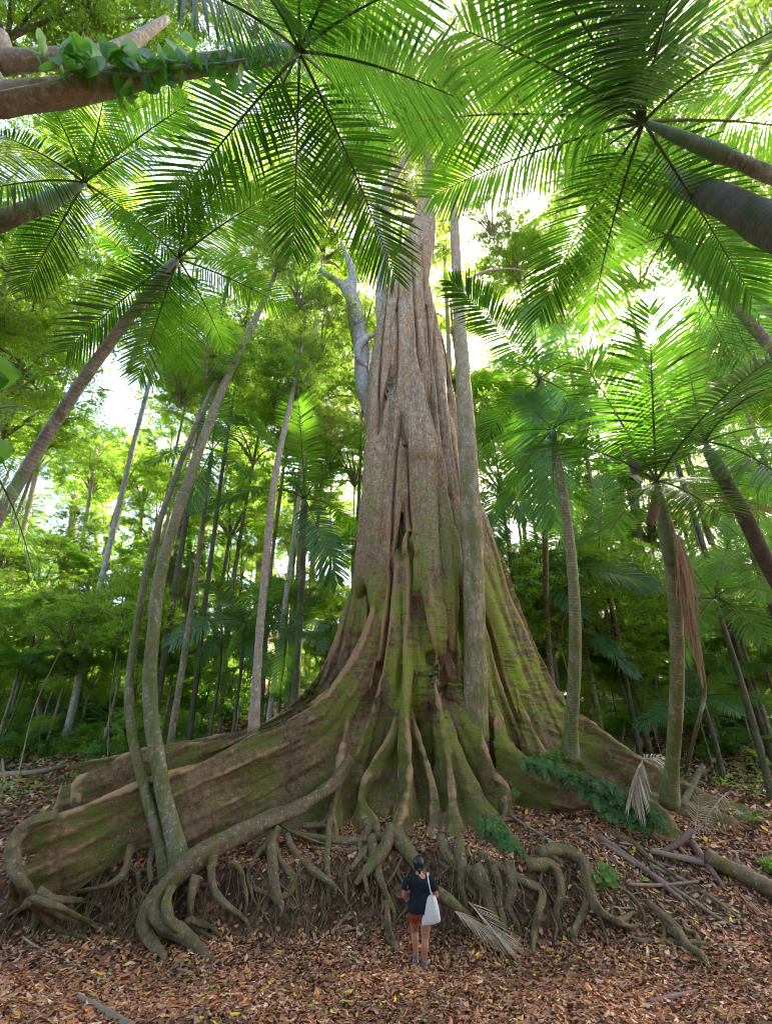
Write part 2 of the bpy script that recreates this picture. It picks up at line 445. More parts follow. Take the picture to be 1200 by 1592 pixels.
M['skin'] = flat_mat("skin", (0.46, 0.20, 0.115), 0.5, 0.08, 20)
M['hair'] = flat_mat("black_hair", (0.010, 0.009, 0.011), 0.4, 0.3, 90, 0.5)
M['shirt'] = flat_mat("black_cotton", (0.012, 0.014, 0.02), 0.9, 0.25, 60, 0.2)
M['shorts'] = flat_mat("rust_cotton", (0.30, 0.055, 0.03), 0.9, 0.15, 50, 0.2)
M['shoe'] = flat_mat("blue_grey_mesh", (0.13, 0.13, 0.14), 0.7, 0.5, 60)
M['sole'] = flat_mat("white_rubber", (0.6, 0.6, 0.58), 0.6, 0.1, 40)
M['canvas'] = flat_mat("cream_canvas", (0.62, 0.58, 0.53), 0.9, 0.06, 50, 0.15)

# ------------------------------------------------------------------ ground
def axis(a0, a1, h0, n0, far, n1):
    """fine steps between a0 and a1, then widening steps out to +-far"""
    core = np.linspace(a0, a1, n0)
    g = np.geomspace(h0, far, n1)
    return np.concatenate([a0 - g[::-1], core, a1 + g])
def make_ground():
    xs = axis(-13, 13, 0.12, 190, 340, 42)
    ys = axis(4.0, 19.0, 0.12, 150, 380, 48)
    X, Y = np.meshgrid(xs, ys, indexing='ij')
    Z = H(X, Y)
    Z = np.where(Y < 0, np.minimum(Z, 2.9 + 0 * Z), Z)
    n, m_ = X.shape
    i, j = np.meshgrid(np.arange(n - 1), np.arange(m_ - 1), indexing='ij')
    a = i * m_ + j
    Q = np.stack([a, a + m_, a + m_ + 1, a + 1], -1).reshape(-1, 4)
    mb = MB(); mb.add(np.stack([X, Y, Z], -1).reshape(-1, 3), Q)
    o = mb.build("ground", M['soil']); props(o, kind="structure")
make_ground()

def normal_at(x, y, e=0.08):
    return unit(np.stack([-(H(x + e, y) - H(x - e, y)) / (2 * e), -(H(x, y + e) - H(x, y - e)) / (2 * e), np.ones_like(x)], -1))
LIT = np.array([[0.26, 0.12, 0.075], [0.36, 0.18, 0.11], [0.46, 0.25, 0.16], [0.18, 0.08, 0.05], [0.54, 0.35, 0.24], [0.42, 0.16, 0.08],
                [0.60, 0.45, 0.35], [0.30, 0.13, 0.10], [0.38, 0.21, 0.16], [0.58, 0.27, 0.09]])
def scatter_leaves(x, y, size, name, label, cat, dz=0.012, tilt=0.5, seed=3, colf=None):
    r = np.random.default_rng(seed); n = len(x)
    nrm = unit(normal_at(x, y) + r.normal(0, tilt * 0.55, (n, 3)) * np.array([1, 1, 0.2]))
    z = H(x, y) + dz + r.uniform(0, 0.045, n)
    a = r.uniform(0, 2 * np.pi, n)
    d = unit(np.stack([np.cos(a), np.sin(a), np.zeros(n)], -1)); d = unit(d - nrm * (d * nrm).sum(1, keepdims=True))
    s = np.cross(nrm, d)
    L = size * np.clip(np.exp(r.normal(-0.08, 0.36, n)), .35, 2.0); W = L * r.uniform(0.28, 0.48, n); curl = r.uniform(-0.05, 0.24, n) * L; fold = r.uniform(-0.15, 0.45, n) * W
    c = np.stack([x, y, z], -1)
    def P(u, v, h): return c + d * (L * u)[:, None] + s * (W * v)[:, None] + nrm * h[:, None]
    o = np.ones(n)
    V = np.stack([P(-.5 * o, 0 * o, curl), P(.5 * o, 0 * o, curl), P(-.16 * o, .5 * o, fold), P(.2 * o, .42 * o, fold), P(-.16 * o, -.5 * o, fold), P(.2 * o, -.42 * o, fold)], 1)
    b = np.arange(n)[:, None] * 6
    Q = np.concatenate([b + np.array([[0, 4, 5, 1]]), b + np.array([[0, 1, 3, 2]])])
    if colf is None:
        k = r.integers(0, len(LIT), n); col = LIT[k] * r.uniform(0.45, 1.5, (n, 1)) * [0.98, 0.84, 0.71] * (1 + 0.9 * vnoise(x * .9, y * .9, 61))[:, None]
        ye = r.random(n)
        col[ye < 0.02] = [0.75, 0.50, 0.04]; col[(ye > 0.02) & (ye < 0.04)] = [0.62, 0.28, 0.05]; col[(ye > 0.04) & (ye < 0.047)] = [0.25, 0.42, 0.06]
    else: col = colf(r, n)
    mb = MB(); mb.add(V.reshape(-1, 3), Q, col=np.repeat(col, 6, 0))
    ob = mb.build(name, M['litter'], smooth=False)
    return props(ob, label, cat, kind="stuff")
def make_litter():
    r = np.random.default_rng(11)
    # near floor, thinning with distance as the eye's need thins
    n = 150000
    th = r.uniform(-1.0, 1.0, n); rad = np.exp(r.uniform(np.log(5.2), np.log(17.0), n))
    x, y = rad * np.sin(th), rad * np.cos(th)
    steep = 1 - normal_at(x, y, .15)[:, 2]; kk = r.random(n) > 0.85 * sstep(0.22, 0.45, steep); x, y, rad = x[kk], y[kk], rad[kk]   # leaves slide off the steep bank
    scatter_leaves(x, y, np.full(len(x), 0.098) * (0.85 + 0.25 * sstep(9, 16, rad)), "leaf_litter", "brown fallen leaves, a few yellow, covering the floor in front of the great fig", "leaf litter")
    n = 60000
    th = r.uniform(-0.95, 0.95, n); rad = np.exp(r.uniform(np.log(16.0), np.log(60.0), n))
    x, y = rad * np.sin(th), rad * np.cos(th)
    scatter_leaves(x, y, 0.15 + 0.009 * (rad - 16), "leaf_litter", "dull brown fallen leaves carpeting the hillside behind the fig", "leaf litter", dz=0.02, tilt=0.8, seed=5)
make_litter()
# single bright leaves that stand out on the floor in front
def bright_leaf(px, py, size, col, label, ang=0.0):
    p = hit(px, py, 0.03)
    mb = MB(); L = size; W = size * 0.42; k = 9
    u = np.linspace(-0.5, 0.5, k); w = W * np.sqrt(np.clip(1 - (2 * u) ** 2, 0, 1)) * 0.5 + 0.002
    ca, sa = math.cos(ang), math.sin(ang)
    rows = []
    for i in range(k):
        for sgn in (-1, 0, 1):
            lx, ly = u[i] * L, sgn * w[i]
            rows.append([p[0] + ca * lx - sa * ly, p[1] + sa * lx + ca * ly, p[2] + 0.02 + 0.12 * abs(sgn) * w[i] * 3 + 0.2 * u[i] ** 2 * L])
    Q = [[i * 3 + j, i * 3 + j + 1, i * 3 + j + 4, i * 3 + j + 3] for i in range(k - 1) for j in (0, 1)]
    mb.add(rows, Q, col=col)
    o = mb.build("fallen_leaf", M['litter'], loc=p)
    props(o, label, "leaf", "bright fallen leaves on the floor")
YEL, ORA, GRN = (0.80, 0.56, 0.03), (0.72, 0.30, 0.05), (0.28, 0.50, 0.06)
for a in [(365, 1582, .14, YEL, "round yellow leaf lying low in the frame, left of centre", .3), (316, 1553, .15, (0.6, 0.62, 0.08), "lime yellow leaf on the floor between the pale fallen stick and the bottom edge", .1),
          (631, 1517, .13, YEL, "yellow leaf nearest below the person's shoes", 1.0), (535, 1562, .14, GRN, "small deep green leaf lying on brown litter below the person", .2),
          (786, 1496, .13, YEL, "plump yellow leaf on litter right of the person", .2), (686, 1544, .11, YEL, "yellow leaf at the frame's lower middle, right of the person's feet", .5),
          (498, 1513, .15, (0.5, 0.6, 0.06), "yellow green narrow leaf left of the person's feet", .05), (1115, 1575, .2, YEL, "long yellow leaf at the lower right of the floor", -.3),
          (789, 1543, .12, YEL, "yellow leaf at the lower right of the person, nearer than the plump one", 2.6), (595, 1445, .16, YEL, "upright yellow leaf under the root tip left of the person", 1.4),
          (140, 1551, .15, GRN, "green tinged leaf beside the pale fallen stick", .2), (74, 1519, .14, YEL, "orange yellow leaf at the lower left of the floor", .1),
          (482, 1379, .14, ORA, "amber leaf on the soil slope left of the aerial roots", .4), (246, 1487, .17, YEL, "yellow leaf beside the claw shaped root end", .3),
          (728, 1469, .15, ORA, "orange leaf on the litter right behind the person", .2), (833, 1500, .15, (0.6, 0.32, 0.12), "tan orange leaf below the right roots", -.2)]:
    bright_leaf(*a)

# ------------------------------------------------------------------ the great fig
FIGC = np.array([1.15, 15.5])
fig = thing("strangler_fig", floor_pt(FIGC[0], FIGC[1]), "giant strangler fig with fluted trunk and high mossy plank buttresses behind the person", "fig tree")

def fin(mb, ridge, lift=0.0, tr=0.13, flare=0.07, drop=0.5, n=None, wav=0.16, seed=0, maxt=0.6):
    """a plank buttress: upright wall hanging below a ridge line (rows px, py, Y), rounded along the top"""
    R = np.array([atY(a, b, c) for a, b, c in ridge])
    n = n or max(24, int(6 * len(R)))
    L = np.asarray(lift, float)
    lf = np.interp(np.linspace(0, 1, n), np.linspace(0, 1, L.size), L.ravel()) if L.size > 1 else np.full(n, float(L))
    P = smooth_path(R, n)
    t0 = P[-1] - P[0]
    d = np.gradient(P[:, :2], axis=0)
    overall = unit(P[-1, :2] - P[0, :2])
    d = unit(unit(d) * np.clip(np.linalg.norm(d, axis=1, keepdims=True) / 0.05, 0, 1) + overall * 0.35)
    for _ in range(6): d = unit(0.5 * d + 0.25 * np.vstack([d[:1], d[:-1]]) + 0.25 * np.vstack([d[1:], d[-1:]]))
    nx = np.stack([-d[:, 1], d[:, 0]], -1)
    gz = H(P[:, 0], P[:, 1])
    lf = lf + (lf > .001) * .16 * vnoise(np.arange(n) * .16, 0 * lf, 3)
    zb = np.where(lf > 0.001, gz + lf, gz - drop)
    zb = np.minimum(zb, P[:, 2] - 0.12)
    K = 26
    v = np.linspace(0, 1, K)
    prof = 1 - (1 - v) ** 1.0
    rows = []
    sarc = np.concatenate([[0], np.cumsum(np.linalg.norm(np.diff(P[:, :2], axis=0), axis=1))])
    for i in range(n):
        h = P[i, 2] - zb[i]
        z = zb[i] + h * prof
        dl = P[i, 2] - z                                     # depth below ridge
        end = 1 - 0.65 * sstep(0.85, 1.0, i / (n - 1))
        t = (tr * np.sqrt(np.clip(dl / (tr * 0.9), 0, 1)) + flare * np.clip(dl, 0, 4)) * end
        t = t + 0.22 * np.exp(-np.clip(z - gz[i], 0, 9) / 0.35) * (lf[i] < 0.001) * end
        if lf[i] > 0.001: t = t * (0.55 + 0.45 * sstep(0, 0.2, v))
        t = np.minimum(t, maxt)
        sway = wav * vnoise(sarc[i] * 0.7 + 0 * z, z * 0.55, 21 + seed) * 2
        rip = (0.10 * vnoise(sarc[i] * 0.45 + 0 * z, dl * 2.6 + 0.35 * sarc[i], 33 + seed) + 0.05 * vnoise(sarc[i] * 0.8 + 0 * z, dl * 6.5 + 0.5 * sarc[i], 35 + seed)) * 2 * sstep(0.1, 0.5, dl)
        sw = (sway * sstep(0, 0.8, dl))
        A = np.stack([P[i, 0] + nx[i, 0] * (t + rip + sw), P[i, 1] + nx[i, 1] * (t + rip + sw), z], -1)
        B = np.stack([P[i, 0] - nx[i, 0] * (t + rip * 0.6 - sw), P[i, 1] - nx[i, 1] * (t + rip * 0.6 - sw), z], -1)
        rows.append(np.vstack([A, B[::-1][1:]]))
    m_ = 2 * K - 1
    V = np.array(rows).reshape(-1, 3)
    i, j = np.meshgrid(np.arange(n - 1), np.arange(m_), indexing='ij')
    a = i * m_ + j; b = i * m_ + (j + 1) % m_
    Q = np.stack([a, a + m_, b + m_, b], -1).reshape(-1, 4)
    c0, c1 = V[:m_].mean(0), V[-m_:].mean(0)
    k0 = len(V); V = np.vstack([V, c0, c1]); T = []
    for j in range(m_):
        T.append([k0, j, (j + 1) % m_]); T.append([k0 + 1, (n - 1) * m_ + (j + 1) % m_, (n - 1) * m_ + j])
    mb.add(V, Q, T)
    return P[:, :2]

FINS = []
body = MB()
def F(*a, **k):
    k.setdefault('seed', len(FINS) * 3)
    FINS.append(fin(body, *a, **k))
# left: front plank, middle plank, rear plank
F([(612, 760, 15.2), (600, 860, 15.0), (582, 930, 14.8), (560, 1000, 14.6), (522, 1058, 14.4), (500, 1083, 14.2), (450, 1115, 13.9), (396, 1138, 13.5), (317, 1179, 12.9), (254, 1200, 12.3), (208, 1216, 12.0), (137, 1246, 11.6), (83, 1266, 11.35), (40, 1286, 11.2)],
  lift=[0, 0, 0, 0, 0, 0, 0, .0, .12, .25, .35, .42, .5, .6], n=110, tr=0.075, flare=0.022, wav=.10)
F([(590, 900, 15.3), (560, 990, 15.0), (510, 1068, 14.8), (440, 1115, 14.5), (387, 1134, 14.1), (330, 1148, 13.7), (225, 1160, 13.1), (167, 1184, 12.6), (137, 1198, 12.4), (118, 1214, 12.3), (128, 1240, 12.2)], n=90, tr=0.07, flare=0.02)
F([(578, 690, 15.6), (568, 790, 15.8), (556, 860, 15.9), (538, 940, 16.0), (500, 1037, 15.9), (437, 1104, 15.6), (387, 1130, 15.2), (292, 1147, 14.6), (187, 1170, 14.0), (104, 1185, 13.6)], n=90, tr=0.075, flare=0.025)
# front, facing the viewer
F([(545, 1040, 14.7), (538, 1120, 14.4), (530, 1160, 14.15), (522, 1215, 13.85), (512, 1262, 13.5), (507, 1300, 13.2)], tr=0.07, flare=0.035)
F([(632, 900, 14.9), (630, 1000, 14.5), (630, 1080, 14.2), (635, 1150, 13.95), (636, 1205, 13.65), (624, 1255, 13.3), (611, 1296, 12.95)], tr=0.065, flare=0.035)
F([(622, 1080, 14.7), (604, 1140, 14.4), (575, 1185, 14.1), (562, 1225, 13.85), (572, 1262, 13.6), (590, 1288, 13.35)], tr=0.06, flare=0.03, wav=0.05)
F([(640, 1100, 14.6), (655, 1150, 14.3), (668, 1195, 14.0), (677, 1245, 13.6), (680, 1296, 13.2), (688, 1325, 12.9)], tr=0.065, flare=0.035, wav=0.05)
F([(668, 850, 14.9), (674, 960, 14.6), (680, 1060, 14.35), (688, 1115, 14.2), (697, 1170, 13.95), (702, 1225, 13.55), (708, 1275, 13.15), (714, 1318, 12.8)], tr=0.07, flare=0.03)
F([(684, 1070, 14.6), (702, 1130, 14.3), (722, 1180, 14.0), (744, 1230, 13.6), (765, 1262, 13.25), (790, 1300, 12.8), (820, 1345, 12.3)], tr=0.17, flare=0.10)
F([(680, 880, 15.1), (690, 980, 14.95), (718, 1058, 14.8), (742, 1100, 14.7), (752, 1150, 14.5), (768, 1190, 14.3), (786, 1222, 14.1), (780, 1246, 13.9)], tr=0.07, flare=0.03)
F([(752, 960, 15.6), (762, 1050, 15.5), (778, 1110, 15.4), (796, 1150, 15.2), (820, 1175, 15.0), (870, 1184, 14.8)], tr=0.07, flare=0.035)
F([(800, 1060, 15.9), (824, 1120, 15.8), (846, 1165, 15.6), (856, 1182, 15.5)], tr=0.07, flare=0.035)
# right: tall rear plank and low front plank
F([(662, 420, 16.0), (690, 530, 16.2), (708, 640, 16.3), (724, 725, 16.4), (764, 820, 16.5), (814, 950, 16.7), (848, 1030, 16.8), (884, 1092, 16.8), (930, 1128, 16.6), (985, 1168, 16.2), (1056, 1208, 15.8), (1120, 1238, 15.4), (1200, 1262, 15.0), (1290, 1290, 14.6)], n=120, tr=0.09, flare=0.04, maxt=0.7)
F([(770, 1110, 15.3), (800, 1160, 15.0), (850, 1192, 14.6), (905, 1212, 14.3), (960, 1228, 14.1), (1010, 1240, 13.9), (1030, 1262, 13.7), (1030, 1290, 13.5)], lift=[0, 0, 0.1, 0.28, 0.3, 0.2, 0, 0], tr=0.2, flare=0.12, n=70)
F([(985, 1215, 15.4), (1020, 1230, 15.0), (1060, 1240, 14.7), (1110, 1262, 14.4), (1160, 1280, 14.2)], tr=0.16, flare=0.1)

def col_tube(pts, Y, ro=0.10, flat=0.8, sd=0, sides=14):
    """trunk column: rows (px, py, half width in px); Y or list of Y"""
    Ys = Y if hasattr(Y, '__len__') else [Y] * len(pts)
    P = [atY(a, b, y) for (a, b, w), y in zip(pts, Ys)]
    R = [w / scl(p) for (a, b, w), p in zip(pts, P)]
    if max(w for _, _, w in pts) < 40:                       # column ends sink back into the trunk instead of stopping square
        for e, o_ in ((0, 1), (-1, -2)):
            q = P[e] + (P[e] - P[o_]) * 0.35 + np.array([0, 0.55, 0]); r_ = R[e] * 0.25
            if e == 0: P.insert(0, q); R.insert(0, r_)
            else: P.append(q); R.append(r_)
    tube(body, P, R, n=len(pts) * 10, sides=sides, rough=ro, seed=sd, flat=flat)
# core, then the fused columns
col_tube([(668, 1220, 70), (668, 1080, 72), (664, 980, 62), (654, 880, 56), (648, 760, 50), (646, 640, 44), (642, 540, 35), (646, 460, 27), (656, 400, 18), (664, 350, 12), (668, 312, 8)], [16.3, 16.3, 16.25, 16.2, 16.2, 16.15, 16.0, 15.8, 15.8, 15.8, 15.8], 0.12, 0.7)
col_tube([(584, 945, 10), (580, 880, 17), (583, 800, 21), (588, 700, 22), (590, 620, 22), (592, 560, 20), (604, 500, 18), (622, 450, 22), (636, 400, 20), (652, 345, 11), (658, 312, 7)], [15.0, 15.0, 15.05, 15.1, 15.1, 15.1, 15.1, 15.15, 15.3, 15.5, 15.6], 0.12)
col_tube([(585, 945, 8), (594, 890, 13), (606, 830, 14), (614, 760, 13), (622, 680, 14), (628, 610, 16), (622, 560, 15), (628, 500, 17), (640, 450, 16), (648, 400, 12)], 14.85, 0.15)
col_tube([(560, 905, 12), (566, 840, 13), (574, 760, 10), (578, 690, 8)], 15.3)
col_tube([(636, 1000, 9), (636, 900, 14), (640, 820, 13), (634, 760, 15), (634, 690, 14), (632, 640, 12), (636, 560, 13), (644, 500, 10)], 14.9, 0.15, 0.9, 4)
col_tube([(676, 1000, 16), (668, 920, 19), (664, 850, 18), (660, 780, 18), (657, 706, 19)], [14.6, 14.7, 14.75, 14.8, 14.85], 0.10, 0.9, 5)
col_tube([(656, 712, 23), (652, 650, 20), (650, 590, 19), (646, 540, 15), (648, 490, 12), (655, 440, 11), (664, 390, 11), (668, 340, 10), (668, 315, 6)], [14.75, 14.8, 14.85, 14.9, 14.95, 15.05, 15.2, 15.4, 15.6], 0.10, 0.9, 6)
col_tube([(700, 1010, 10), (697, 930, 17), (692, 850, 16), (686, 780, 13), (676, 700, 11), (668, 620, 11), (662, 540, 10), (664, 470, 10)], [15.0, 15.05, 15.1, 15.15, 15.2, 15.2, 15.25, 15.3], 0.18, 0.9, 7)
col_tube([(612, 1120, 10), (606, 1020, 24), (606, 940, 20), (614, 870, 12)], 15.0, 0.12, 0.8, 8)
col_tube([(655, 1110, 14), (652, 1020, 22), (652, 940, 16), (650, 880, 10)], 14.95, 0.12, 0.8, 9)
col_tube([(735, 1090, 22), (728, 960, 26), (716, 860, 24), (700, 740, 20), (686, 620, 16), (676, 520, 9)], 15.9, 0.12, 0.8, 10)
col_tube([(644, 862, 5), (655, 830, 8), (660, 800, 5)], 14.65, 0.2); col_tube([(646, 812, 4), (634, 838, 9), (628, 860, 7)], 14.7, 0.2)
col_tube([(598, 486, 5), (606, 520, 10), (615, 560, 6)], 14.95, 0.2); col_tube([(700, 820, 6), (708, 860, 9), (716, 900, 7)], 15.15, 0.2)
tmp_me = body.mesh("fused", M['fig'])
tmp = bpy.data.objects.new("fused", tmp_me); COL.objects.link(tmp)
md = tmp.modifiers.new("r", 'REMESH'); md.mode = 'VOXEL'; md.voxel_size = 0.042; md.use_smooth_shade = True
ms = tmp.modifiers.new("s", 'SMOOTH'); ms.factor = 0.5; ms.iterations = 2
dg = bpy.context.evaluated_depsgraph_get()
ev = tmp.evaluated_get(dg); me = ev.to_mesh()
nv, npoly = len(me.vertices), len(me.polygons)
VV = np.empty(nv * 3, np.float32); me.vertices.foreach_get("co", VV); VV = VV.reshape(-1, 3).astype(float)
NN = np.empty(nv * 3, np.float32); me.vertices.foreach_get("normal", NN); NN = NN.reshape(-1, 3).astype(float)
LI = np.empty(len(me.loops), np.int32); me.loops.foreach_get("vertex_index", LI)
QQ = LI.reshape(-1, 4)
ev.to_mesh_clear(); bpy.data.objects.remove(tmp); bpy.data.meshes.remove(tmp_me)
# carve real relief into the fused skin: vertical grooves up the trunk, slanting ripples on the planks
ang = np.arctan2(VV[:, 0] - FIGC[0], VV[:, 1] - FIGC[1])
hz = VV[:, 2]
rel = 0.17 * vnoise(ang * 4.5 + 0.25 * vnoise(hz * 0.5, ang, 4), hz * 0.32, 41) * sstep(3, 7, hz) * (1 - sstep(17, 26, hz)) \
    + 0.04 * vnoise(ang * 8.0, hz * 0.8, 43) * sstep(3, 7, hz) \
    + 0.09 * vnoise(VV[:, 0] * .8 + VV[:, 1] * .4 + hz * .6, hz * 3.6 - VV[:, 0] * .5, 45) * (1 - sstep(2.5, 5, hz)) \
    + 0.02 * vnoise(VV[:, 0] * 7 + VV[:, 1] * 5, hz * 9, 47)
flow = hz - .42 * np.minimum(VV[:, 0] - .5, 0) + .35 * np.maximum(VV[:, 0] - 2.5, 0)
rel = rel + (0.075 * vnoise(flow * 5.5 + .6 * vnoise(VV[:, 0] * 1.2, flow, 71), VV[:, 0] * .9, 72) + 0.05 * vnoise(flow * 12, VV[:, 0] * 1.6, 73)) * (1 - sstep(3.5, 6, hz)) * sstep(1.9, 3.0, np.abs(VV[:, 0] - .8))
VV = VV + NN * rel[:, None]
hw_ = np.interp(hz, [2, 5, 8, 14, 20, 27], [3.4, 2.7, 2.1, 1.5, 1.1, .7]); xn = (VV[:, 0] - FIGC[0] + .1) / hw_
for f1_, a1_, s1_, w1_ in ((3.3, .42, 51, .05), (7.0, .05, 53, .04)):
    q_ = vnoise(xn * f1_ + .25 * vnoise(hz * .6, xn * 2, 7), hz * .13 * f1_ / 4.2, s1_)
    VV = VV - NN * (a1_ * np.exp(-(q_ / w1_) ** 2) * sstep(3.0, 5.5, hz) * (1 - sstep(20, 27, hz)) * (NN[:, 1] < .2))[:, None]
def nbr_mean(A):
    acc = np.zeros_like(A); cnt = np.zeros(len(A))
    for c in range(4):
        for o_ in (1, 3): np.add.at(acc, QQ[:, c], A[QQ[:, (c + o_) % 4]]); np.add.at(cnt, QQ[:, c], 1)
    return acc / np.maximum(cnt, 1).reshape((-1,) + (1,) * (A.ndim - 1))
VS = nbr_mean(VV); VV = VV * .6 + VS * .4
W_ = VV.copy()
for _ in range(6): W_ = nbr_mean(W_)
CONV = ((VV - W_) * NN).sum(1) / 0.03
for _ in range(2): CONV = nbr_mean(CONV)
# parts of the one skin: everything close to the axis is trunk, the rest belongs to the nearest plank
pid = np.zeros(nv, int); dist = np.full(nv, 1e9)
for k, path in enumerate(FINS):
    dd = np.full(nv, 1e9)
    for q in path[::3]: dd = np.minimum(dd, (VV[:, 0] - q[0]) ** 2 + (VV[:, 1] - q[1]) ** 2)
    better = dd < dist; dist[better] = dd[better]; pid[better] = k + 1
rad = np.hypot((VV[:, 0] - FIGC[0]) * 0.85, VV[:, 1] - FIGC[1])
pid[(rad < 1.35 + 0.25 * vnoise(ang * 2, hz, 9)) | (hz > 9.0)] = 0
fp = pid[QQ[:, 0]]
def components(q):
    lab = np.arange(nv)
    while True:
        m_ = lab[q].min(1); new = lab.copy()
        for c in range(4): np.minimum.at(new, q[:, c], m_)
        new = new[new]
        if (new == lab).all(): return lab[q[:, 0]]
        lab = new
for k in range(1, len(FINS) + 1):
    idx = np.where(fp == k)[0]
    if len(idx):
        cc_ = components(QQ[idx]); vals, cnt = np.unique(cc_, return_counts=True); fp[idx[cc_ != vals[cnt.argmax()]]] = 0
# pointed normals: recomputed once on the whole skin so that part borders do not show
e1, e2 = VV[QQ[:, 2]] - VV[QQ[:, 0]], VV[QQ[:, 3]] - VV[QQ[:, 1]]
fn = np.cross(e1, e2); NN = np.zeros_like(VV)
for c in range(4): np.add.at(NN, QQ[:, c], fn)
NN = unit(NN)
for k in range(len(FINS) + 1):
    q = QQ[fp == k]
    if len(q) < 50: continue
    used = np.unique(q); remap = np.full(nv, -1); remap[used] = np.arange(len(used))
    mb = MB(); mb.add(VV[used], remap[q], ln=CONV[used])
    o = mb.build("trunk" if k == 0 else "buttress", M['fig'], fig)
    o.data.normals_split_custom_set_from_vertices(NN[used].astype(np.float32).tolist())
PLANK = ["long low mossy front plank sweeping to the left edge", "thinner middle plank left behind the front plank", "dark rear plank on the left"]
for o, l in zip([c for c in fig.children if c.name.startswith("buttress")], PLANK): o["label"] = l

# ------------------------------------------------------------------ roots of the fig
def root(pts, r0, r1, drop_end=True, sides=10, rough=0.16, dig=0.12, n=None, mat='root', parent=None, name="root"):
    """rows (px, py, lift above ground); r in photo pixels at the place"""
    P = [hit(a, b, l) for a, b, l in pts]
    if drop_end: P.append(floor_pt(P[-1][0] + 0.06, P[-1][1] - 0.10, -dig))
    k = len(P); R = []
    for i, p in enumerate(P): R.append((r0 + (r1 - r0) * i / (k - 1)) / scl(p))
    mb = MB(); tube(mb, P, R, sides=sides, rough=rough, seed=int(pts[0][0]) % 97, n=n or k * 7)
    return mb.build(name, M[mat], parent or fig)
def root3(rows, w, **k):
    """rows (px, py, Y) placed by distance instead of by height"""
    P = []
    for i, (a_, b_, Y_) in enumerate(rows):                     # never bury a root: bring it out to the surface of the bank
        g_ = hit(a_, b_, 0.6 * w[i] / 50.0)
        yy = min(Y_, g_[1]); yy = max(yy, g_[1] - (1.5 if i < len(rows) - 2 else 0.10)) if g_[1] < 13.2 else yy
        P.append(atY(a_, b_, yy))
    R = [a * (.74 if a < 11 else .80) / scl(p) for a, p in zip(w, P)]
    if rows[-1][1] > 1375: P.append(P[-1] + [0, -.03, -.18]); R.append(R[-1] * .7)
    mb = MB(); tube(mb, P, R, sides=16, groove=.13, rough=k.get('rough', 0.30), seed=int(rows[0][0]) % 97, n=len(P) * 9)
    return mb.build("root", M[k.get('mat', 'root')], fig)
# the plank's far left end turning down into a root with splayed feet
root3([(90, 1266, 11.3), (45, 1283, 11.1), (22, 1312, 10.95), (24, 1345, 10.8), (38, 1375, 10.65), (52, 1402, 10.5), (58, 1425, 10.35)], [8, 11, 12, 12, 12, 10, 8])
for e in ([(50, 1395, 10.5), (95, 1412, 10.4), (140, 1435, 10.4), (175, 1448, 10.3)], [(50, 1400, 10.45), (100, 1428, 10.3), (150, 1442, 10.2)], [(52, 1400, 10.5), (85, 1440, 10.2), (140, 1462, 10.05)],
          [(48, 1400, 10.5), (30, 1415, 10.45), (5, 1432, 10.35)], [(60, 1385, 10.6), (90, 1398, 10.6), (130, 1400, 10.7), (160, 1412, 10.6)], [(28, 1350, 10.9), (20, 1380, 10.8), (36, 1408, 10.6), (46, 1420, 10.45)]):
    root3(e, np.linspace(8, 2.2, len(e)))
# the thick serpent root from the trunk foot to its claw
root3([(545, 1180, 14.2), (520, 1215, 13.8), (480, 1246, 13.2), (430, 1272, 12.7), (380, 1292, 12.3), (335, 1318, 11.95), (295, 1346, 11.7), (262, 1378, 11.5), (243, 1410, 11.3), (252, 1438, 11.1), (285, 1458, 10.9), (318, 1485, 10.7)], [10, 13, 14, 14, 16, 17, 18, 18, 16, 14, 11, 6], sides=16)
root3([(250, 1385, 11.5), (230, 1412, 11.3), (224, 1440, 11.15), (240, 1470, 11.0), (255, 1485, 10.9)], [14, 14, 12, 9, 6])
root3([(268, 1378, 11.35), (258, 1405, 11.15), (266, 1432, 10.95), (300, 1458, 10.8), (325, 1490, 10.65)], [9, 9, 9, 8, 4])
root3([(305, 1365, 11.6), (298, 1395, 11.4), (295, 1425, 11.25), (292, 1440, 11.15)], [11, 8, 9, 9])
for e in ([(292, 1430, 11.2), (312, 1448, 11.1), (332, 1462, 11.0)], [(296, 1430, 11.2), (325, 1440, 11.2), (345, 1458, 11.1)], [(290, 1430, 11.2), (300, 1452, 11.0), (322, 1468, 10.9)], [(310, 1475, 10.8), (330, 1492, 10.7), (345, 1500, 10.6)]): root3(e, [6, 4, 2])
root3([(332, 1330, 11.7), (330, 1362, 11.6), (335, 1388, 11.5), (352, 1408, 11.35), (375, 1424, 11.25), (385, 1436, 11.15)], [7, 6.5, 6.5, 6, 5, 3])
# stilts under the left plank
for e, w in (([(205, 1312, 11.9), (200, 1335, 11.85), (190, 1362, 11.7), (165, 1378, 11.6), (120, 1386, 11.6), (70, 1390, 11.6)], [8, 7, 7, 6, 4, 2]), ([(120, 1330, 11.7), (115, 1362, 11.65), (118, 1380, 11.6)], [6, 4, 3]),
             ([(160, 1335, 11.8), (158, 1358, 11.7), (150, 1380, 11.6)], [4, 3, 3]), ([(240, 1318, 12.1), (234, 1345, 12.0), (236, 1372, 11.8)], [9, 7, 5]), ([(200, 1318, 11.9), (204, 1340, 11.85), (212, 1352, 11.8), (240, 1350, 11.8)], [3, 2.5, 2.5, 2]),
             ([(70, 1330, 11.4), (68, 1360, 11.35), (62, 1400, 11.2)], [9, 7, 5]), ([(190, 1350, 11.7), (196, 1380, 11.6), (200, 1400, 11.45)], [4, 3, 2]), ([(215, 1355, 11.75), (218, 1385, 11.6), (235, 1398, 11.5)], [4, 3, 3])):
    root3(e, w)
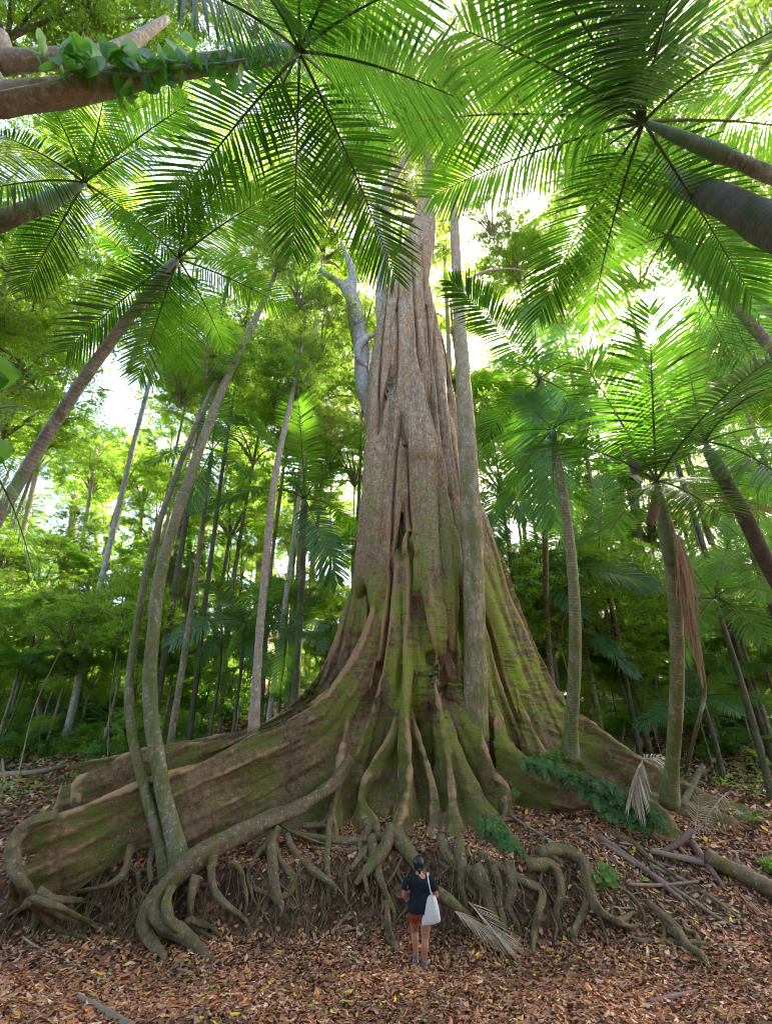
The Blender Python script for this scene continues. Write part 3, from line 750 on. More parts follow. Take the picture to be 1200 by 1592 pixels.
# the cluster left of centre
for e, w in (([(432, 1285, 12.6), (425, 1312, 12.45), (440, 1345, 12.2), (455, 1362, 12.1), (455, 1382, 12.0), (440, 1394, 11.9), (415, 1390, 11.9), (392, 1380, 11.9)], [9, 8, 7, 6, 6, 6, 5, 4]),
             ([(430, 1290, 12.6), (412, 1315, 12.4), (396, 1335, 12.2), (385, 1362, 11.95), (392, 1390, 11.75)], [8, 7, 5, 4, 3]), ([(422, 1300, 12.5), (424, 1345, 12.2), (428, 1385, 11.9), (438, 1408, 11.6)], [10, 10, 9, 5]),
             ([(446, 1300, 12.6), (462, 1330, 12.3), (490, 1356, 12.0), (520, 1378, 11.75)], [7, 6, 6, 4]), ([(355, 1342, 11.9), (372, 1350, 11.85), (380, 1375, 11.7), (384, 1402, 11.5)], [6, 5, 4, 3]),
             ([(452, 1295, 12.9), (500, 1304, 12.9), (550, 1308, 12.95), (600, 1300, 13.0)], [6, 6, 7, 8]), ([(470, 1284, 13.1), (505, 1284, 13.15), (520, 1280, 13.2)], [6, 5, 4]),
             ([(432, 1281, 12.8), (470, 1300, 12.7), (520, 1315, 12.7), (560, 1310, 12.8)], [2.5, 2.5, 2, 2]), ([(485, 1318, 12.7), (530, 1322, 12.7), (575, 1318, 12.8)], [4, 4, 3]),
             ([(512, 1275, 13.2), (510, 1310, 12.85), (508, 1350, 12.4), (510, 1388, 12.0)], [9, 7, 6, 5]), ([(345, 1300, 12.3), (395, 1276, 12.6), (440, 1256, 12.9)], [5, 6, 6]),
             ([(610, 1290, 13.1), (598, 1318, 12.75), (580, 1342, 12.4), (562, 1362, 12.1), (552, 1375, 11.95)], [14, 13, 11, 8, 5]), ([(612, 1296, 13.0), (632, 1318, 12.7), (650, 1345, 12.35), (662, 1372, 12.0)], [12, 11, 11, 8]),
             ([(586, 1345, 12.3), (592, 1370, 12.0), (604, 1398, 11.7), (612, 1416, 11.5)], [8, 7, 5, 3.5]), ([(578, 1300, 12.9), (582, 1330, 12.6), (575, 1355, 12.3), (555, 1372, 12.0)], [8, 8, 5, 4]),
             ([(578, 1312, 12.9), (560, 1330, 12.6), (545, 1352, 12.3)], [6, 6, 5]), ([(565, 1360, 12.05), (572, 1390, 11.85), (565, 1392, 11.7)], [5, 4, 3]),
             ([(600, 1400, 11.7), (604, 1430, 11.4), (606, 1455, 11.15), (618, 1478, 11.0)], [4.5, 5.5, 7, 4]), ([(606, 1452, 11.2), (615, 1465, 11.1), (622, 1480, 10.95)], [6, 4, 2]), ([(560, 1325, 12.7), (572, 1338, 12.5), (590, 1348, 12.4)], [4, 4, 3]),
             ([(566, 1270, 13.6), (572, 1290, 13.2), (560, 1310, 12.9), (566, 1340, 12.5)], [9, 8, 6, 4]), ([(540, 1345, 12.3), (536, 1365, 12.2), (538, 1385, 11.9)], [4, 4, 3])):
    root3(e, w)
# right of the person
for e, w in (([(684, 1300, 13.1), (695, 1325, 12.75), (712, 1345, 12.5), (728, 1352, 12.35), (760, 1358, 12.25)], [9, 9, 8, 8, 5]), ([(712, 1310, 12.9), (718, 1345, 12.5), (716, 1375, 12.15), (722, 1400, 11.9)], [12, 11, 9, 6]),
             ([(655, 1315, 12.7), (690, 1345, 12.35), (735, 1358, 12.2), (760, 1362, 12.1)], [5, 5, 5, 4]), ([(672, 1385, 11.7), (700, 1402, 11.55), (728, 1428, 11.35), (740, 1450, 11.15)], [10, 10, 7, 4]),
             ([(724, 1322, 12.8), (722, 1370, 12.3), (738, 1390, 12.0)], [6, 5, 4]), ([(738, 1348, 12.3), (752, 1372, 12.0), (758, 1400, 11.8), (768, 1430, 11.55)], [13, 12, 10, 7]),
             ([(745, 1325, 12.7), (772, 1345, 12.4), (810, 1368, 12.0), (842, 1386, 11.75), (838, 1420, 11.4), (830, 1452, 11.15), (828, 1480, 11.0)], [7, 7, 7, 7, 7, 6, 4]),
             ([(768, 1345, 12.4), (776, 1380, 12.0), (776, 1410, 11.7), (782, 1430, 11.5)], [9, 8, 7, 5]), ([(790, 1340, 12.4), (796, 1380, 12.0), (790, 1410, 11.7), (806, 1440, 11.5)], [10, 9, 7, 4]),
             ([(820, 1345, 12.3), (852, 1345, 12.1), (868, 1362, 11.95), (872, 1390, 11.7), (864, 1415, 11.5), (870, 1436, 11.35)], [14, 12, 10, 8, 6, 3]),
             ([(838, 1326, 12.7), (872, 1322, 12.6), (902, 1334, 12.3), (914, 1360, 12.05), (918, 1388, 11.8), (928, 1412, 11.55), (950, 1430, 11.4), (972, 1436, 11.35)], [11, 13, 13, 12, 11, 10, 8, 6]),
             ([(955, 1432, 11.4), (970, 1428, 11.4), (984, 1420, 11.45)], [6, 6, 4]), ([(962, 1434, 11.3), (980, 1442, 11.25), (996, 1438, 11.2)], [5, 5, 3]), ([(914, 1400, 11.7), (904, 1422, 11.5), (890, 1450, 11.2)], [9, 7, 5]),
             ([(826, 1320, 12.8), (855, 1330, 12.6), (880, 1345, 12.4), (898, 1350, 12.3)], [4, 5, 4, 3]), ([(1006, 1402, 11.9), (1030, 1425, 11.6), (1050, 1445, 11.4), (1068, 1470, 11.2), (1090, 1486, 11.1), (1098, 1500, 10.95)], [6, 8, 9, 9, 8, 4]),
             ([(1032, 1428, 11.6), (1032, 1460, 11.35), (1028, 1488, 11.1)], [4, 4, 3]), ([(1062, 1445, 11.5), (1080, 1452, 11.5), (1088, 1470, 11.3)], [6, 5, 4]),
             ([(985, 1462, 11.2), (1050, 1466, 11.2), (1120, 1470, 11.2), (1175, 1476, 11.1)], [4, 4, 3.5, 2.5]), ([(946, 1370, 12.3), (980, 1392, 12.0), (1000, 1420, 11.7), (1002, 1432, 11.6)], [3, 4, 3.5, 2]),
             ([(940, 1290, 13.7), (985, 1312, 13.4), (1010, 1335, 13.0), (1050, 1362, 12.6)], [8, 6, 4, 3]), ([(855, 1415, 11.7), (865, 1440, 11.4), (862, 1462, 11.2)], [4, 3, 2]), ([(930, 1425, 11.5), (940, 1450, 11.2), (945, 1470, 11.0)], [4, 3, 2]),
             ([(1084, 1486, 11.1), (1130, 1500, 10.9), (1175, 1530, 10.5)], [5, 3.5, 2]), ([(780, 1244, 13.9), (786, 1256, 13.7), (776, 1282, 13.3)], [6, 4, 3])):
    root3(e, w)
# fine rootlets matted over the bank face: past counting, one part
rr_ = np.random.default_rng(21); mbr = MB()
for k in range(330):
    x0 = rr_.uniform(60, 1110); y0 = rr_.uniform(1290, 1370) if x0 > 330 else rr_.uniform(1350, 1400)
    if x0 > 900: y0 += 40
    g0 = hit(x0, y0, .05); pts = [g0 + [0, -.06, .02]]; dx = rr_.normal(0, .12)
    L_ = rr_.integers(4, 8); st_ = rr_.uniform(.10, .2)
    for q in range(L_):
        dx = dx * .7 + rr_.normal(0, .10); p = pts[-1] + np.array([dx * st_ / .14, -st_ * rr_.uniform(.5, 1.1), 0])
        p[2] = max(float(H(p[0], p[1])) + rr_.uniform(.01, .05), pts[-1][2] - st_ * 1.3); pts.append(p)
    w0 = rr_.choice([.008, .012, .018, .03], p=[.35, .35, .2, .1]); tube(mbr, pts, np.linspace(w0, w0 * .3, len(pts)), n=len(pts) * 4, sides=6, rough=.2, seed=k, cap=False)
    if rr_.random() < .5:
        m0 = pts[len(pts) // 2]; b_ = [m0, m0 + [rr_.normal(0, .1), -.12, -.05], m0 + [rr_.normal(0, .2), -.25, -.14]]
        for c_ in b_[1:]: c_[2] = max(c_[2], float(H(c_[0], c_[1])) + .015)
        tube(mbr, b_, [w0 * .6, w0 * .4, w0 * .2], n=9, sides=5, cap=False)
ro = mbr.build("rootlets", M['root'], fig); ro["kind"] = "stuff"
# branches and the sparse top of the fig
def limb(parent, rows, w, mat='bark_grey', name="branch", Yrows=True, rough=0.1):
    P = [atY(*r) if Yrows else at(*r) for r in rows]; R = [a / scl(p) for a, p in zip(w, P)]
    mb = MB(); tube(mb, P, R, sides=9, rough=rough, seed=int(abs(rows[0][0])) % 91)
    return mb.build(name, M[mat], parent)
limb(fig, [(668, 335, 15.7), (664, 300, 15.6), (668, 260, 15.2), (660, 215, 15.0)], [12, 9, 7, 3], 'bark_warm')
limb(fig, [(612, 395, 15.6), (604, 360, 15.6), (602, 300, 15.5), (622, 262, 15.3), (640, 235, 15.0)], [7, 6, 7, 6, 3], 'bark_warm')
limb(fig, [(652, 352, 15.5), (640, 342, 15.4), (610, 337, 15.3), (590, 322, 15.0), (575, 318, 14.8)], [4, 4, 4, 3, 2], 'bark_brown')
limb(fig, [(650, 322, 15.6), (636, 308, 15.4), (618, 304, 15.3), (605, 318, 15.3)], [3, 3, 3, 2], 'bark_brown')
limb(fig, [(575, 262, 15.0), (578, 235, 14.8), (590, 215, 14.5)], [5, 4, 2], 'bark_brown')

# ------------------------------------------------------------------ fronds and palms
def frond_curve(B, P, up, arch, n):
    B, P, up = (np.asarray(v, float) for v in (B, P, up))
    Cc = (B + P) / 2 + up * arch * np.linalg.norm(P - B)
    t = np.linspace(0, 1, n)[:, None]
    return B * (1 - t) ** 2 + 2 * Cc * t * (1 - t) + P * t * t
def frond(mb, B, P, up=(0, 0, 1), L=0.75, pairs=52, arch=0.16, droop=0.22, w=0.028, t0=0.12, r=rng, ml=0, mr=1, vee=0.12, rr=0.016, ragged=0.04, spread=(78, 34)):
    """pinnate leaf from B to tip P: a tapering stalk with two rows of folded leaflets"""
    up = unit(np.asarray(up, float))
    n = 40; Cv = frond_curve(B, P, up, arch, n); T = unit(np.gradient(Cv, axis=0))
    length = np.linalg.norm(np.asarray(P) - np.asarray(B))
    tube(mb, Cv[::3], np.linspace(rr, rr * 0.18, len(Cv[::3])), n=14, sides=5, mat=mr, col=(0.5, 0.5, 0.5), cap=False)
    t = np.linspace(t0, 0.995, pairs); t = np.repeat(t, 2); sg = np.tile([-1.0, 1.0], pairs)
    t = np.clip(t + r.normal(0, 0.10 / pairs, len(t)), 0, 1)
    keep = r.random(len(t)) > ragged; t, sg = t[keep], sg[keep]; m_ = len(t)
    x = t * (n - 1); i = np.minimum(x.astype(int), n - 2); f = (x - i)[:, None]
    R0 = Cv[i] * (1 - f) + Cv[i + 1] * f; Tt = unit(T[i] * (1 - f) + T[i + 1] * f)
    S = unit(np.cross(Tt, up[None])); U = np.cross(S, Tt)
    a = np.radians(spread[0] + (spread[1] - spread[0]) * t ** 1.3) + r.normal(0, 0.035, m_)
    s_ = (t - t0) / (1 - t0)
    Lk = L * (0.45 + 0.55 * np.sin(np.pi * np.clip(0.12 + 0.74 * s_, 0, 1)) ** 0.8) * (1 - 0.45 * sstep(0.78, 1, s_)) * r.uniform(0.93, 1.05, m_)
    D = unit(S * (sg * np.sin(a))[:, None] + Tt * np.cos(a)[:, None] + U * vee + r.normal(0, 0.02, (m_, 3)))
    Wd = unit(np.cross(D, U))
    dr = droop * r.uniform(0.7, 1.3, m_)
    us = np.array([0, 0.22, 0.55, 0.82, 1.0]); ws = np.array([0.45, 1.0, 0.92, 0.6, 0.06])
    G = np.array([0, 0, -1.0])
    V = np.zeros((m_, 5, 3, 3)); wk = w * (0.75 + 0.25 * Lk / L)
    for k in range(5):
        c = R0 + D * (Lk * us[k])[:, None] + G * (dr * Lk * us[k] ** 2.2)[:, None]
        V[:, k, 1] = c - U * (0.22 * wk * ws[k])[:, None]
        V[:, k, 0] = c - Wd * (wk * ws[k])[:, None]
        V[:, k, 2] = c + Wd * (wk * ws[k])[:, None]
    base = (np.arange(m_) * 15)[:, None, None]
    q = np.array([[k * 3 + j, k * 3 + j + 1, k * 3 + j + 4, k * 3 + j + 3] for k in range(4) for j in (0, 1)])[None]
    tint = np.repeat(np.clip(0.5 + r.normal(0, 0.22, m_) + r.normal(0, 0.1), 0, 1), 15)
    mb.add(V.reshape(-1, 3), (base + q).reshape(-1, 4), mat=ml, col=np.stack([tint] * 3, -1))
    return Cv

def tip_on_ray(B, px, py, Lf, sgn):
    """point on the sight line of (px,py) that lies Lf from B; sgn +1 takes the far one, -1 the near one"""
    r = ray(px, py); rn = r / np.linalg.norm(r); v = B - CAM; m = float(v @ rn)
    h2 = float(v @ v) - m * m
    s = math.sqrt(max(Lf * Lf - h2, 0.0))
    return CAM + rn * (m + sgn * s)

def palm(name, B, trunk, label, cat, fronds, Lf, leaf='palm', bark='bark_palm', group=None, Lr=0.26, pairs=52, shaft='crownshaft', shaft_len=0.9, w=None, tw=(12, 9), arch=0.14, droop=0.2, root=None, tail=True, spread=(78, 34)):
    """B crown point; trunk: list of world points from foot to crown"""
    B = np.asarray(B, float)
    t = thing(name, trunk[0], label, cat, group)
    P = [np.asarray(p, float) for p in trunk]
    R = np.linspace(tw[0], tw[1], len(P))
    if len(P) > 1:
        full = smooth_path(np.column_stack([P, R]), 60)
        seg = np.concatenate([[0], np.cumsum(np.linalg.norm(np.diff(full[:, :3], axis=0), axis=1))]); tot = seg[-1]
        k = int(np.searchsorted(seg, tot - shaft_len)); k = min(max(k, 2), 57)
        low, top = full[:k + 1], full[k:]
        mb = MB(); lr = low[:, 3].copy(); lr[:6] *= np.linspace(1.5, 1.0, 6) if k > 8 else 1
        tube(mb, low[:, :3], lr, n=60, sides=12, rough=0.06, seed=len(LOC) % 50); mb.build("trunk", M[bark], t)
        mb = MB(); tr = top[:, 3] * np.interp(np.linspace(0, 1, len(top)), [0, .12, .6, 1], [1.1, 1.25, 1.0, 0.45])
        tube(mb, top[:, :3], tr, n=24, sides=12, rough=0.03); mb.build("crownshaft", M[shaft], t)
    r = np.random.default_rng(int(abs(B[0] * 100) + abs(B[2] * 37)) % 9999)
    for fr in fronds:
        px, py, sg = fr[:3]; fL = Lf * (fr[3] if len(fr) > 3 else 1.0); lm = fr[4] if len(fr) > 4 else leaf
        tip = tip_on_ray(B, px, py, fL, sg)
        d = tip - B; dl = np.linalg.norm(d)
        up = np.array([0, 0, 1.0]) if abs(d[2]) < 0.8 * dl else unit(np.array([0, 0, 0.5]) - (CAM - B) / np.linalg.norm(CAM - B) * -0.9)
        vdir = unit(CAM - (B + tip) / 2)
        el = math.degrees(math.atan2(B[2] - CZ, math.hypot(B[0], B[1])))
        up = unit(up * 1.0 + vdir * float(np.interp(el, [0, 20, 34, 50], [0.75, 0.6, 0.1, -0.25])))
        mb = MB()
        frond(mb, B, tip, up, L=dl * Lr, pairs=pairs, arch=arch * r.uniform(0.7, 1.2), droop=droop, w=w or dl * 0.0066 * float(np.interp(depth(B), [7, 12, 20], [.95, 1.2, 1.5])), r=r, rr=0.011 * dl ** 0.5 + 0.006, spread=spread)
        mb.build("frond", [M[lm], M['rachis']], t)
    return t

def px_w(pw, p): return pw / scl(p)

# P1: tall palm, upper right
B = at(1000, 190, 6.7)
tr = [floor_pt(8.2, 3.4, -0.2), at(1290, 318, 6.0), at(1200, 274, 6.25), at(1100, 232, 6.45), B]
palm("palm_tree", B, tr, "tall palm at the upper right, its pale trunk leaving the right edge", "palm",
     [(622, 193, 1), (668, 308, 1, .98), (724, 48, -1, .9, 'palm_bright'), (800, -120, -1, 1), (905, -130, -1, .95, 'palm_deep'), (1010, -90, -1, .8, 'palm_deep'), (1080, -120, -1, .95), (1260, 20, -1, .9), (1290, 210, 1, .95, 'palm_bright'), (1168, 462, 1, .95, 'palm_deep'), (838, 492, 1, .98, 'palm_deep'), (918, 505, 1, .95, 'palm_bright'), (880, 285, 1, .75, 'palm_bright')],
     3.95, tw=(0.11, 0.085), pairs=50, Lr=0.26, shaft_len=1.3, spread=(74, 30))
# P2: palm whose trunk carries the climber, upper left of centre
B = at(466, 80, 6.8)
tr = [floor_pt(-9.2, 4.6, -0.3), at(-110, 195, 5.6), at(0, 158, 5.8), at(120, 140, 6.0), at(250, 112, 6.3), at(380, 92, 6.6), B]
palm("palm_tree", B, tr, "palm at the upper left whose leaning trunk is wrapped by a climber", "palm",
     [(614, 432, 1, 1.02, 'palm_deep'), (455, 392, 1, .9, 'palm_deep'), (248, 348, 1, .95, 'palm_deep'), (602, 228, 1, .85, 'palm_bright'), (705, 150, -1, .9), (236, -40, -1, .85), (560, -80, -1, .9, 'palm_bright'), (655, -30, -1, .9, 'palm_bright'), (455, -120, -1, .8), (330, -90, -1, .9), (400, 215, 1, .6, 'palm')],
     3.95, bark='bark_warm', tw=(0.22, 0.10), pairs=50, Lr=0.28, shaft='crownshaft_pale', shaft_len=0.5, spread=(74, 30))
# P3: left palm with long leaning trunk
B = at(277, 402, 9.0)
tr = [floor_pt(-9.3, 7.4, -0.2), at(-60, 890, 8.2), at(0, 800, 8.4), at(90, 650, 8.6), at(190, 508, 8.8), at(262, 420, 9.0), B]
palm("palm_tree", B, tr, "left palm on a long grey trunk slanting up from the left edge", "palm",
     [(106, 545, -1, .95, 'palm_deep'), (282, 572, 1, 1), (415, 308, -1, .9, 'palm_bright'), (448, 480, 1, .9), (350, 545, 1, .8, 'palm_bright'), (215, 590, 1, .9), (360, 250, -1, .8), (390, 420, 1, .8), (190, 330, -1, .8, 'palm_bright'), (300, 270, -1, .7)],
     2.7, tw=(0.135, 0.085), pairs=46, shaft_len=0.7, shaft='crownshaft_pale')
# P4: far left upper palm
B = at(132, 284, 7.8)
tr = [floor_pt(-10.6, 5.6, -0.2), at(-110, 395, 7.0), at(0, 345, 7.3), at(65, 318, 7.55), B]
palm("palm_tree", B, tr, "palm at the upper left edge with a pale crownshaft on a dark stub of trunk", "palm",
     [(38, 450, 1, .95, 'palm_deep'), (-10, 205, -1, .9), (288, 165, -1, 1, 'palm_bright'), (165, 135, -1, .8), (80, 165, -1, .8), (272, 402, 1, 1, 'palm_deep'), (120, 250, -1, .6), (220, 230, -1, .8), (-40, 300, -1, .9), (200, 385, 1, .8), (30, 370, 1, .85)],
     2.3, bark='bark_brown', tw=(0.20, 0.10), pairs=44, shaft='crownshaft_pale', shaft_len=0.95)
# P5: palm right of the fig, pale slim trunk
foot = atY(885, 1178, 14.9)
top = at(858, 668, 13.4)
palm("palm_tree", top, [foot, at(894, 980, 12.6), at(880, 800, 12.9), top], "slim palm on the right plank, pale straight trunk under a shaded crown", "palm",
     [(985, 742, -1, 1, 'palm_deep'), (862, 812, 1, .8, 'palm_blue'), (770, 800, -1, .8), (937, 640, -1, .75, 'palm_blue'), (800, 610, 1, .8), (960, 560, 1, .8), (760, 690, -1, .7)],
     2.9, bark='bark_palm_moss', tw=(0.19, 0.105), shaft_len=0.25, pairs=46)
Bq = at(838, 588, 15.0)
palm("palm_tree", Bq, [floor_pt(6.4, 18.6), at(852, 1000, 18.6), at(846, 800, 16.4), Bq], "dark crowned palm right of the slim mossy tree, fronds drooping both ways", "palm",
     [(702, 438, 1, .95, 'palm_deep'), (750, 688, 1, .85, 'palm_deep'), (858, 815, -1, 1, 'palm_blue'), (972, 540, -1, .8), (940, 655, -1, .85, 'palm_blue'), (828, 470, 1, .9), (905, 700, -1, .85), (770, 560, -1, .7), (900, 500, 1, .8), (800, 760, 1, .8)],
     4.1, bark='bark_brown', tw=(0.13, 0.09), pairs=46, shaft_len=0.5)
# P6: near right palm with upright frond
foot = atY(1040, 1248, 13.6)
B = at(1020, 748, 8.6)
p6 = palm("palm_tree", B, [foot, at(1052, 1060, 10.4), at(1046, 900, 9.6), at(1034, 820, 9.1), B], "near right palm with one upright frond and dry sheaths hanging below its crown", "palm",
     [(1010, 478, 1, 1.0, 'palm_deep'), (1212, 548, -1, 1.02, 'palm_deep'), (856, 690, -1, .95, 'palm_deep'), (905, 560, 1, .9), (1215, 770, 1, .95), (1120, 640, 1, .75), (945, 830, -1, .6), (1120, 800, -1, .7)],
     3.3, bark='bark_palm_moss', tw=(0.16, 0.11), pairs=46, shaft_len=2.1, Lr=0.31, arch=0.1)
# P7: leaning dark palm at right edge
B = at(1094, 688, 8.2)
palm("palm_tree", B, [floor_pt(10.6, 10.3), at(1290, 1040, 8.4), at(1200, 890, 8.2), at(1150, 790, 8.2), B], "thick dark palm at the right edge leaning left", "palm",
     [(1245, 590, -1, 1), (1068, 560, 1, .8), (1240, 760, -1, .9, 'palm_blue'), (1180, 545, 1, .8), (1000, 690, 1, .8), (1270, 670, 1, .9, 'palm_bright')],
     2.7, bark='bark_dark', tw=(0.17, 0.11), shaft_len=0.8, pairs=40, Lr=0.3)
# P8: high palm in the glare, right
B = at(1036, 366, 11.5)
palm("palm_tree", B, [floor_pt(15.0, 13.0), at(1270, 640, 11.0), at(1195, 538, 11.1), at(1110, 440, 11.3), B], "high palm in the glare at the right on a thin dark trunk", "palm",
     [(1140, 560, 1, 1, 'palm_blue'), (958, 520, 1, .95), (905, 430, -1, .9), (1010, 500, 1, .9), (1190, 420, -1, 1), (1100, 300, -1, .9), (1180, 490, 1, .9, 'palm_blue'), (960, 340, -1, .9)],
     3.0, bark='bark_palm', tw=(0.17, 0.1), shaft_len=1.0, pairs=44, w=0.017)
B = at(1085, 395, 12.5)
palm("palm_tree", B, [floor_pt(16.5, 15.0), at(1290, 560, 12.0), at(1200, 488, 12.2), B], "second thin high palm in the glare behind the first at the right", "palm",
     [(1190, 600, 1, 1, 'palm_blue'), (1000, 450, 1, .95), (1010, 350, -1, .9), (1230, 360, -1, 1), (1090, 540, 1, .9), (1240, 480, 1, .9)],
     3.2, bark='bark_palm', tw=(0.13, 0.08), shaft_len=0.6, pairs=44, w=0.018)
# P9: mid palm left of the fig
B = at(474, 776, 19.0)
palm("palm_tree", B, [floor_pt(B[0] + .1, B[1] + .8), at(468, 930, 19.2), B], "palm just left of the fig with one pale frond facing the viewer", "palm",
     [(462, 600, 1, 1.0, 'palm_bright'), (326, 792, -1, .95), (572, 662, 1, .9), (562, 838, 1, .9), (524, 905, -1, .85), (440, 742, -1, .5, 'palm_blue'), (540, 730, 1, .8), (380, 640, 1, .8)],
     4.7, leaf='palm', bark='bark_brown', tw=(0.17, 0.13), shaft_len=0.4, pairs=44, arch=0.22)
# P10, P11: small palms left of the fig
B = at(381, 968, 17.0)
palm("young_palm", B, [floor_pt(B[0] - .1, B[1] + .5), at(376, 1030, 17), B], "young palm left of the fig with arching blue green fronds on a black stem", "palm",
     [(268, 1002, -1, 1, 'palm_blue'), (300, 905, 1, .95), (345, 940, -1, .7, 'palm_blue'), (440, 900, 1, .9, 'palm_bright'), (452, 990, -1, .7), (410, 1050, -1, .7), (350, 1040, 1, .7)],
     3.1, bark='bark_dark', tw=(0.07, 0.05), shaft_len=0.2, pairs=38, arch=0.3)
B = at(345, 985, 18.0)
palm("young_palm", B, [floor_pt(B[0] - .1, B[1] + .5), at(341, 1050, 18), B], "thin black stemmed young palm behind the pale slanting trunk's left neighbour", "palm",
     [(280, 960, 1, 1), (390, 950, 1, .95), (300, 1040, -1, .7), (390, 1050, -1, .7), (350, 920, 1, .9)], 2.1, bark='bark_dark', tw=(0.06, 0.045), shaft_len=0.2, pairs=36, arch=0.3)
B = at(448, 978, 17.6)
palm("young_palm", B, [floor_pt(B[0] - .2, B[1] + .5), at(440, 1040, 17.6), B], "small palm right beside the rear plank's upper edge, fronds drooping over its trunk", "palm",
     [(502, 978, -1, 1, 'palm_blue'), (505, 1010, -1, .95, 'palm_blue'), (435, 1085, -1, .95), (400, 930, 1, .9), (380, 1000, -1, .8), (500, 930, 1, .8)], 2.4, bark='bark_brown', tw=(0.08, 0.06), shaft_len=0.2, pairs=38, arch=0.25)
# right hand background palms
for (bx, by, d, fx, lab, fr, Lf_) in [
    (838, 900, 20.0, 832, "dark palm low behind the fig's right flank, one frond reaching right", [(1020, 912, -1, 1.15), (845, 790, 1, .9), (770, 860, 1, .8), (790, 950, -1, .8), (905, 960, -1, .8), (920, 830, 1, .9, 'palm_bright')], 4.0),
    (930, 860, 21.0, 935, "yellow green palm behind the two right hand palms", [(850, 800, 1, 1, 'palm_bright'), (1010, 800, 1, 1, 'palm_bright'), (940, 740, 1, 1, 'palm_bright'), (860, 900, -1, .9), (1000, 920, -1, .9), (900, 960, -1, .8)], 4.0),
    (1110, 930, 15.5, 1130, "bushy palm at the far right whose fronds cross the hanging dead leaf", [(1195, 860, 1, 1, 'palm_blue'), (1040, 840, 1, .9), (1000, 960, 1, .95), (1190, 1000, -1, .9), (1060, 1030, -1, .8), (1140, 820, 1, .9, 'palm_bright'), (1215, 930, -1, .9)], 3.4),
    (1090, 1085, 17.0, 1096, "low palm between the two right hand trunks, fronds like open fans", [(990, 1130, -1, 1, 'palm_blue'), (1170, 1040, 1, .9, 'palm_bright'), (1040, 1030, 1, .8), (1150, 1110, -1, .8, 'palm_blue'), (1030, 1060, 1, .9), (1190, 1090, -1, .9)], 2.7),
    (905, 985, 20.0, 905, "low palm on the slope behind the slim right palm", [(960, 1020, -1, 1, 'palm_blue'), (850, 950, 1, .9), (840, 1020, -1, .9), (930, 930, 1, .9), (990, 1050, -1, 1, 'palm_blue')], 2.4),
    (775, 740, 22.0, 790, "narrow palm seen between the mossy slim tree and the dark crowned palm", [(700, 660, 1, .9, 'palm_bright'), (840, 690, 1, .9), (760, 640, 1, .9, 'palm_bright'), (820, 810, -1, .9), (770, 850, -1, .9), (715, 760, -1, .7), (850, 760, -1, .9)], 4.1),
    (1180, 720, 14.0, 1190, "palm partly cut by the right edge behind the leaning dark one", [(1100, 640, 1, 1, 'palm_bright'), (1240, 640, 1, 1, 'palm_bright'), (1090, 760, -1, 1), (1180, 850, -1, 1), (1250, 800, -1, 1, 'palm_blue')], 2.8),
    (1165, 850, 15.5, 1172, "smaller palm far behind at the right edge", [(1100, 800, 1, 1, 'palm_bright'), (1230, 800, 1, 1, 'palm_bright'), (1110, 900, -1, 1), (1180, 930, -1, 1), (1240, 880, -1, 1)], 2.4),
    (330, 700, 17.0, 322, "palm half hidden behind the twin mossy trunks", [(262, 640, 1, 1), (380, 650, 1, 1), (385, 740, -1, 1), (290, 790, -1, 1), (340, 600, 1, 1, 'palm_bright'), (240, 720, -1, 1)], 3.0)]:
    B = at(bx, by, d); g = hit(fx, 1120 if fx > 800 else 1080)
    f0 = floor_pt(B[0] + 0.2, B[1] + 0.3, -0.1)
    palm("palm_tree" if B[2] > 5 else "young_palm", B, [f0, (f0 + B) / 2 + np.array([.08, 0, 0]), B], lab, "palm", fr, Lf_, bark='bark_dark' if bx != 330 else 'bark_brown', tw=(0.11, 0.07), shaft_len=0.4, pairs=38, arch=0.22)
# palms of the forest beyond, one build then copies
r = np.random.default_rng(31)
def far_palm(kind):
    t = thing("palm_tree", (0, 0, 0), "x", "palm", "palms of the forest behind"); q = np.random.default_rng(60 + kind)
    mb = MB(); tube(mb, [(0, 0, -5.0), (.05, .05, -2), (0, 0, 0)], [.11, .09, .07], n=20, sides=8, rough=.06); mb.build("trunk", M['bark_brown'], t)
    for k in range(10):
        a = 2 * math.pi * (k + q.uniform(-.3, .3)) / 10; L = q.uniform(2.0, 2.7); e = q.uniform(-.35, .8)
        P = np.array([math.cos(a) * L * math.cos(e), math.sin(a) * L * math.cos(e), math.sin(e) * L])
        mb = MB(); frond(mb, (0, 0, 0), P, (0, -.25, 1), L=.72, pairs=34, arch=.24, droop=.45, w=.034, r=q, rr=.02)
        mb.build("frond", [M['palm_bright' if (k + kind) % 3 == 0 else 'palm'], M['rachis']], t)
    return t
FP = [far_palm(k) for k in range(3)]
